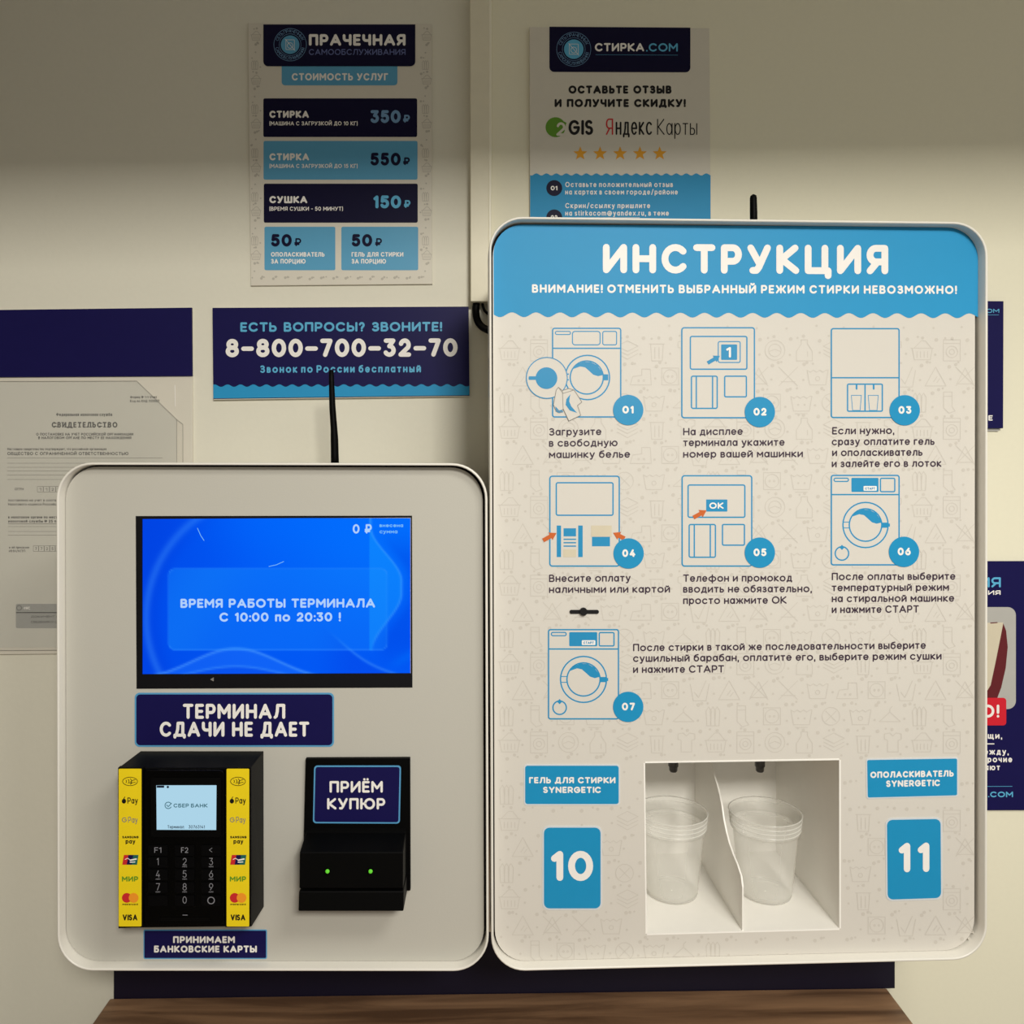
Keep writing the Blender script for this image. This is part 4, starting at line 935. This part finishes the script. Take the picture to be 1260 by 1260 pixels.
# price board
TH = .004
pb = sign('price_board', WLp, ((305, 28), (531, 29), (532, 349.5), (308.5, 351.5)), TH, 'pale price board with navy and blue price bars high on the left wall', 'sign')
pa = Ink(WLp, TH + .0001); pattern(pa, 307, 31, 530, 348, 315, 44, 105, 54, 6.0, .65, [(323, 28, 515, 334)], .9); pa.build('background_pattern', BSPECK, pb, kind='stuff')
def bar(x0, y0, x1, y1, r, m, name='price_bar', pl=WLp, th=TH, par=None):
    i_ = Ink(pl, th + .0002); i_.poly(rquad((x0, y0), (x1, y0), (x1, y1), (x0, y1), r, 4)); return i_.build(name, m, par or pb)
n1 = TH + .0004
b0 = bar(346.6, 80, 489, 105, [0, 0, 4, 4], PTEAL, 'subtitle_tab')
i_ = Ink(WLp, n1 + .0002); i_.poly(rquad((324, 30), (511, 30), (511, 81.5), (324, 81.5), [0, 0, 6, 6], 5)); b1 = i_.build('heading_plate', NAVYD, pb)
logo(WLp, n1 + .0004, 357, 55, 20, b1)
Ink(WLp, n1 + .0004).text('ПРАЧЕЧНАЯ', 380, 499, 42, 56.2, 3.4).build('lettering', WHT, b1)
Ink(WLp, n1 + .0004).text('САМООБСЛУЖИВАНИЯ', 380, 499, 60.3, 67.6, 1.2).build('muted_lettering', DIMB, b1)
Ink(WLp, n1).text('СТОИМОСТЬ УСЛУГ', 359, 477.6, 90, 99, 2.0).build('lettering', WHT, b0)
for (x0, y0, x1, y1, m, t1, t2, pr, tc, tp, xe, xs, xp) in (
    (324, 121, 513.3, 168.5, NAVYD, 'СТИРКА', '(МАШИНА С ЗАГРУЗКОЙ ДО 10 КГ)', '350', WHT, PALB, 440, 380, (455.7, 493, 496, 504.3)),
    (324.3, 173.4, 513.7, 221, PTEAL, 'СТИРКА', '(МАШИНА С ЗАГРУЗКОЙ ДО 15 КГ)', '550', WHT, NAVYD, 440, 380.3, (455.7, 493, 496, 504.3)),
    (324.6, 226, 514, 274, NAVYD, 'СУШКА', '(ВРЕМЯ СУШКИ - 50 МИНУТ)', '150', WHT, TEAL, 422, 378, (459.5, 493.5, 497, 505))):
    b_ = bar(x0, y0, x1, y1, 2, m)
    Ink(WLp, n1).text(t1, 331.5, xs, y0 + 15.2, y0 + 24, 2.3).text(t2, 331.5, xe, y0 + 28.3, y0 + 33.3, .9, space=.5).build('lettering', tc, b_)
    Ink(WLp, n1).text(pr, xp[0], xp[1], y0 + 14.5, y0 + 30.3, 3.8, gap=.1).text('₽', xp[2], xp[3], y0 + 20.2, y0 + 29.7, 2.1).build('price_numerals', tp, b_)
for x0, x1, xa, xb, xr, l1, e1, e2 in ((325.4, 412.6, 333.4, 359, 370.6, 'ОПОЛАСКИВАТЕЛЬ', 399.4, 376), (420, 514.6, 432.6, 458, 470, 'ГЕЛЬ ДЛЯ СТИРКИ', 496.3, 475)):
    b_ = bar(x0, 279, x1, 332.5, 2, PTEAL)
    Ink(WLp, n1).text('50', xa, xb, 288, 303.4, 3.9, gap=.1).text('₽', xr - 8.5, xr, 293, 303, 1.9).build('price_numerals', NAVYD, b_)
    Ink(WLp, n1).text(l1, xa, e1, 310.2, 315.8, 1.2).text('ЗА ПОРЦИЮ', xa, e2, 318.6, 324.4, 1.2).build('lettering', WHT, b_)

# phone sign
pq = ((261.4, 378.6), (576.6, 377), (577.7, 487.7), (262.6, 492))
ps = sign('phone_sign', WLp, pq, .006, 'navy sign with a large white telephone number and a wavy blue foot', 'sign', BOARD)
i_ = Ink(WLp, .0062); i_.poly([(261.4, 378.8), (576.6, 377.2), (577.7, 487.0), (262.5, 491.0)]); i_.build('printed_ground', NAVY, ps)
i_ = Ink(WLp, .0064); i_.wave(262.4, 577.5, 474.6, 1.5, 15.9, 280, lambda x: 490.2 - 4.0 * (x - 262) / 315, dy=-.5); i_.build('wavy_band', BLUE, ps)
Ink(WLp, .0064).text('ЕСТЬ ВОПРОСЫ? ЗВОНИТЕ!', 295.7, 543.7, 396.6, 408.3, 2.6, dy=-.6, space=.6).text('Звонок по России бесплатный', 320, 518, 449.6, 458.8, 1.9, dy=-.6, gap=.22, space=.5).build('blue_lettering', TEAL, ps)
Ink(WLp, .0064).text('8–800–700–32–70', 277.7, 563, 417, 439.6, 5.4, dy=-.8, gap=.11).build('number_lettering', WHT, ps)

# review board (right wall)
rb = sign('review_board', WRp, ((651.5, 33), (873, 34.5), (875, 300), (652, 300)), .006, 'pale board with five stars and blue lower part behind the instruction machine', 'sign')
R1 = .0062
i_ = Ink(WRp, R1); i_.poly(rquad((676, 32.8), (849.5, 34), (849.5, 89), (676, 88.5), [0, 0, 6, 6], 5)); hp = i_.build('heading_plate', NAVYD, rb)
logo(WRp, R1 + .0002, 706, 60.5, 21, hp)
Ink(WRp, R1 + .0002).text('СТИРКА', 732, 792.6, 53, 63.2, 2.2).build('lettering', WHT, hp)
Ink(WRp, R1 + .0002).text('.COM', 795, 834, 53.2, 63.4, 1.9).stroke([(733, 67.3), (834, 67.8)], .3).build('blue_lettering', TEAL, hp)
Ink(WRp, R1).text('ОСТАВЬТЕ ОТЗЫВ', 699.5, 826.3, 105.2, 115.2, 2.7, space=.56).text('И ПОЛУЧИТЕ СКИДКУ!', 682.4, 843, 121.8, 131.8, 2.7, space=.56).text('GIS', 699.5, 730, 147.6, 166, 3.4, gap=.12).text('ндекс', 757.5, 802.6, 144.3, 166, 2.1, gap=.14).text('Карты', 808.5, 858, 146.2, 166, 1.3, gap=.16).build('black_lettering', BLACK, rb)
Ink(WRp, R1).text('Я', 745.5, 754.5, 145.8, 166, 1.8).build('red_letter', REDI, rb)
gi = Ink(WRp, R1); gi.poly([(683.6 + 12.3 * math.cos(a), 156.5 - 12.3 * math.sin(a)) for a in [math.radians(35 + q * 12) for q in range(26)]] + [(695, 158), (697, 151)]); gr = gi.build('green_emblem', GRN, rb)
Ink(WRp, R1 + .0002).text('2', 684.5, 696, 150.5, 167, 3.0).build('emblem_numeral', BOARD, gr)
for x in (714, 738.3, 763, 787.4, 811.7): Ink(WRp, R1).star(x, 189, 9.0).build('star', STAR, rb)
i_ = Ink(WRp, R1); i_.wave(652.3, 874.4, 214.6, 1.3, 12.3, 660, 299); lb = i_.build('blue_lower_part', BLUE, rb)
for y, t in ((231.4, '01'), (267.5, '02')):
    i_ = Ink(WRp, R1 + .0002); i_.disc(682, y, 9.8); d = i_.build('number_disc', NAVYD, lb); Ink(WRp, R1 + .0004).text(t, 677.6, 686, y - 2.8, y + 2.8, 1.3).build('lettering', WHT, rb)
Ink(WRp, R1 + .0003).text('Оставьте положительный отзыв', 695.5, 828, 223.8, 230.2, 1.15, gap=.2).text('на картах в своем городе/районе', 695.5, 834, 233, 239.4, 1.15, gap=.2).text('Скрин/ссылку пришлите', 695.5, 800, 249.8, 256.2, 1.15, gap=.2).text('на stirkacom@yandex.ru, в теме', 695.5, 823, 259, 265.4, 1.15, gap=.2).stroke([(709, 267.8), (787, 267.8)], .5).build('white_lettering', WHT, rb)

# notice board with certificate (left)
nb = sign('notice_board', WLp, ((-60, 381.5), (236.3, 378.6), (237.8, 803), (-60, 806)), .004, 'white notice board with a navy header at the left edge, partly behind the terminal', 'notice board')
slab('header_panel', WLp, [(-60, 382), (236, 378.4), (236.7, 462.7), (-60, 464.5)], .004, .007, NAVY, nb, .0004, label='navy header')
ct = thing('certificate', 'grey printed certificate sheet in a clear sleeve on the notice board', 'certificate', tuple(WLp.at(80, 796, .004)))
slab('paper_sheet', WLp, [(-60, 470.5), (168, 469.5), (217.5, 516.5), (217.5, 796), (-60, 797)], .004, .0047, PAPER, ct)
slab('clear_sleeve', WLp, [(-62, 469), (168.5, 468.3), (219, 516), (225, 522), (225.5, 799), (-62, 801)], .0049, .0053, POCK, ct)
i_ = Ink(WLp, .0055)
i_.stroke([(-60, 469.4), (168, 468.8), (218, 517), (225, 522), (225.5, 799), (-60, 801)], .5); i_.stroke([(217.5, 517), (217.5, 640)], .4); i_.build('sleeve_edge', GREYI, ct)
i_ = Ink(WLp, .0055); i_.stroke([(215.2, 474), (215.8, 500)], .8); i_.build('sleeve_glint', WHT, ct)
i_ = Ink(WLp, .00485)
T_ = lambda t, a, b, y, h, wgt, **k: i_.text(t, a, b, y - h, y, wgt * 1.3, **k)
T_('Форма № 1-1-Учет', 160, 193, 490.2, 3.2, .45); T_('Код по КНД 1121007', 160, 196, 495, 3.2, .45)
T_('Федеральная налоговая служба', 69, 138, 512, 4, .6)
T_('СВИДЕТЕЛЬСТВО', 63.6, 144.5, 526.2, 7, 1.25, serif=True, gap=.2)
T_('О ПОСТАНОВКЕ НА УЧЕТ РОССИЙСКОЙ ОРГАНИЗАЦИИ', 44.5, 164, 536, 3.4, .55); T_('В НАЛОГОВОМ ОРГАНЕ ПО МЕСТУ ЕЕ НАХОЖДЕНИЯ', 47, 161.5, 540.4, 3.4, .55)
T_('Настоящее свидетельство подтверждает, что российская организация', 9, 131, 554, 3.2, .42)
T_('ОБЩЕСТВО С ОГРАНИЧЕННОЙ ОТВЕТСТВЕННОСТЬЮ', 9, 158, 560, 3.8, .6)
for y in (563.6, 570, 575, 579.5, 584.5, 590): i_.stroke([(9, y), (200, y)], .35)
T_('ОГРН', 18, 29, 603.3, 3, .4)
for q in range(13):
    x = 46 + q * 7.6
    if x < 130: i_.frame(x, 598.5, x + 7, 605.5, .3, .35); T_('1127746103'[q % 10], x + 2.2, x + 4.8, 604, 3.6, .4)
T_('поставлена на учет в соответствии с положениями', 10, 120, 617, 3.2, .42); T_('Налогового кодекса Российской Федерации', 10, 100, 622, 3.2, .42)
T_('в налоговом органе по месту нахождения', 10, 100, 638, 3.4, .6); T_('налоговой службы № 25 по городу', 10, 90, 643, 3.4, .6); i_.stroke([(10, 644.6), (200, 644.6)], .5)
for y in (648, 654, 658.5): i_.stroke([(10, y), (200, y)], .35)
T_('и ей присвоен', 11, 36, 675, 3, .4); T_('ИНН/КПП', 11, 31, 679.5, 3, .4)
for q in range(10):
    x = 41 + q * 6.8; i_.frame(x, 671.5, x + 6.3, 678.5, .3, .35); T_('7725760312'[q], x + 2, x + 4.3, 677, 3.6, .4)
i_.build('printed_text', mat('worn_black_ink', rgb(62, 60, 58), .6, .3), ct, kind='stuff')
i_ = Ink(WLp, .00485); i_.rect(19.5, 743, 120, 773, 2); i_.build('stamp_block', SHADEP, ct)
i_ = Ink(WLp, .005); i_.stroke([(20, 753.8), (120, 753.8)], 1.0); i_.ring(23.5, 748, 3, .5, 14); i_.text('ДОКУМЕНТ ПОДПИСАН', 38, 100, 757.5, 760, .35); i_.text('СВЕДЕНИЯ О СЕРТИФИКАТЕ', 38, 100, 764, 766.5, .35); i_.build('stamp_lines', BLACK, ct)
i_ = Ink(WLp, .00485); i_.text('ФНС', 29, 37, 746.5, 750, .7); i_.build('stamp_lettering', WHT, ct)

# two posters on the right
ss = sign('wall_sign', WRp, ((1120, 370), (1235, 370.5), (1234.5, 527), (1120, 527)), .008, 'narrow visible end of a navy sign beside the upper right edge of the instruction machine', 'sign', NAVY)
slab('lower_strip', WRp, [(1120, 524), (1229, 524), (1229, 530.5), (1120, 530.5)], 0, .003, LGREY, ss)
Ink(WRp, .0082).text('СТИРКА.COM', 1160, 1229.5, 380, 385, .9).stroke([(1160, 387.5), (1229, 387.5)], .4).build('blue_lettering', TEAL, ss)
Ink(WRp, .0082).text('ВНИМАНИЕ', 1160, 1221.5, 511, 517.5, 1.4).build('white_lettering', WHT, ss)
po = sign('wall_poster', WRp, ((1070, 691), (1290, 690.5), (1290, 997), (1070, 997.5)), .004, 'navy poster with a grey picture and red badge at the right edge of the wall', 'poster', NAVY)
n_ = .0042
Ink(WRp, n_).text('ИНФОРМАЦИЯ', 1074, 1231.5, 710.3, 722.8, 2.4).build('blue_lettering', TEAL, po)
i_ = Ink(WRp, n_).text('ИНФОРМАЦИЯ', 1141, 1231.2, 726.4, 732, 1.3)
i_.text('вещи,', 1202, 1233, 901.6, 909, 1.5, gap=.2); i_.stroke([(1212, 915.3), (1223, 915.3)], 1.2); i_.text('одежду,', 1196, 1241, 921.2, 928.6, 1.5, gap=.2); i_.text('прочие', 1209, 1245.5, 930.6, 938, 1.5, gap=.2); i_.text('дают', 1205, 1230.5, 940.4, 947.8, 1.5, gap=.2)
i_.build('white_lettering', WHT, po)
Ink(WRp, n_).stroke([(1190, 967.8), (1245.5, 967.6)], .5).text('СТИРКА.COM', 1164, 1246.5, 974, 981, 1.5).build('pale_lettering', TEAL, po)
i_ = Ink(WRp, n_); i_.rect(1150, 747, 1250, 872.5, 10, 6); pic = i_.build('printed_picture', LGREY, po)
i_ = Ink(WRp, n_ + .0002); i_.poly([(1190, 767), (1234.5, 765.8), (1232, 790), (1222, 835), (1214, 860), (1190, 860)]); i_.build('beige_shape', BEIG, pic)
i_ = Ink(WRp, n_ + .0003); i_.poly([(1234.5, 767), (1238, 776), (1240, 796), (1237.5, 822), (1232, 846), (1226, 862), (1205, 866), (1219, 843), (1225, 815), (1231, 785)]); i_.stroke([(1219, 766.6), (1227, 766)], 1.2); i_.build('maroon_shape', DRED, pic)
i_ = Ink(WRp, n_ + .0005); i_.rect(1160, 858.6, 1238.2, 892.6, 4, 5); bd = i_.build('red_badge', mat('badge_red', rgb(206, 26, 44), .4, .35), po)
Ink(WRp, n_ + .0007).text('ЭТО', 1176, 1223.5, 867, 883, 3.2).text('!', 1226, 1230, 867, 883, 3.2).build('lettering', WHT, bd)
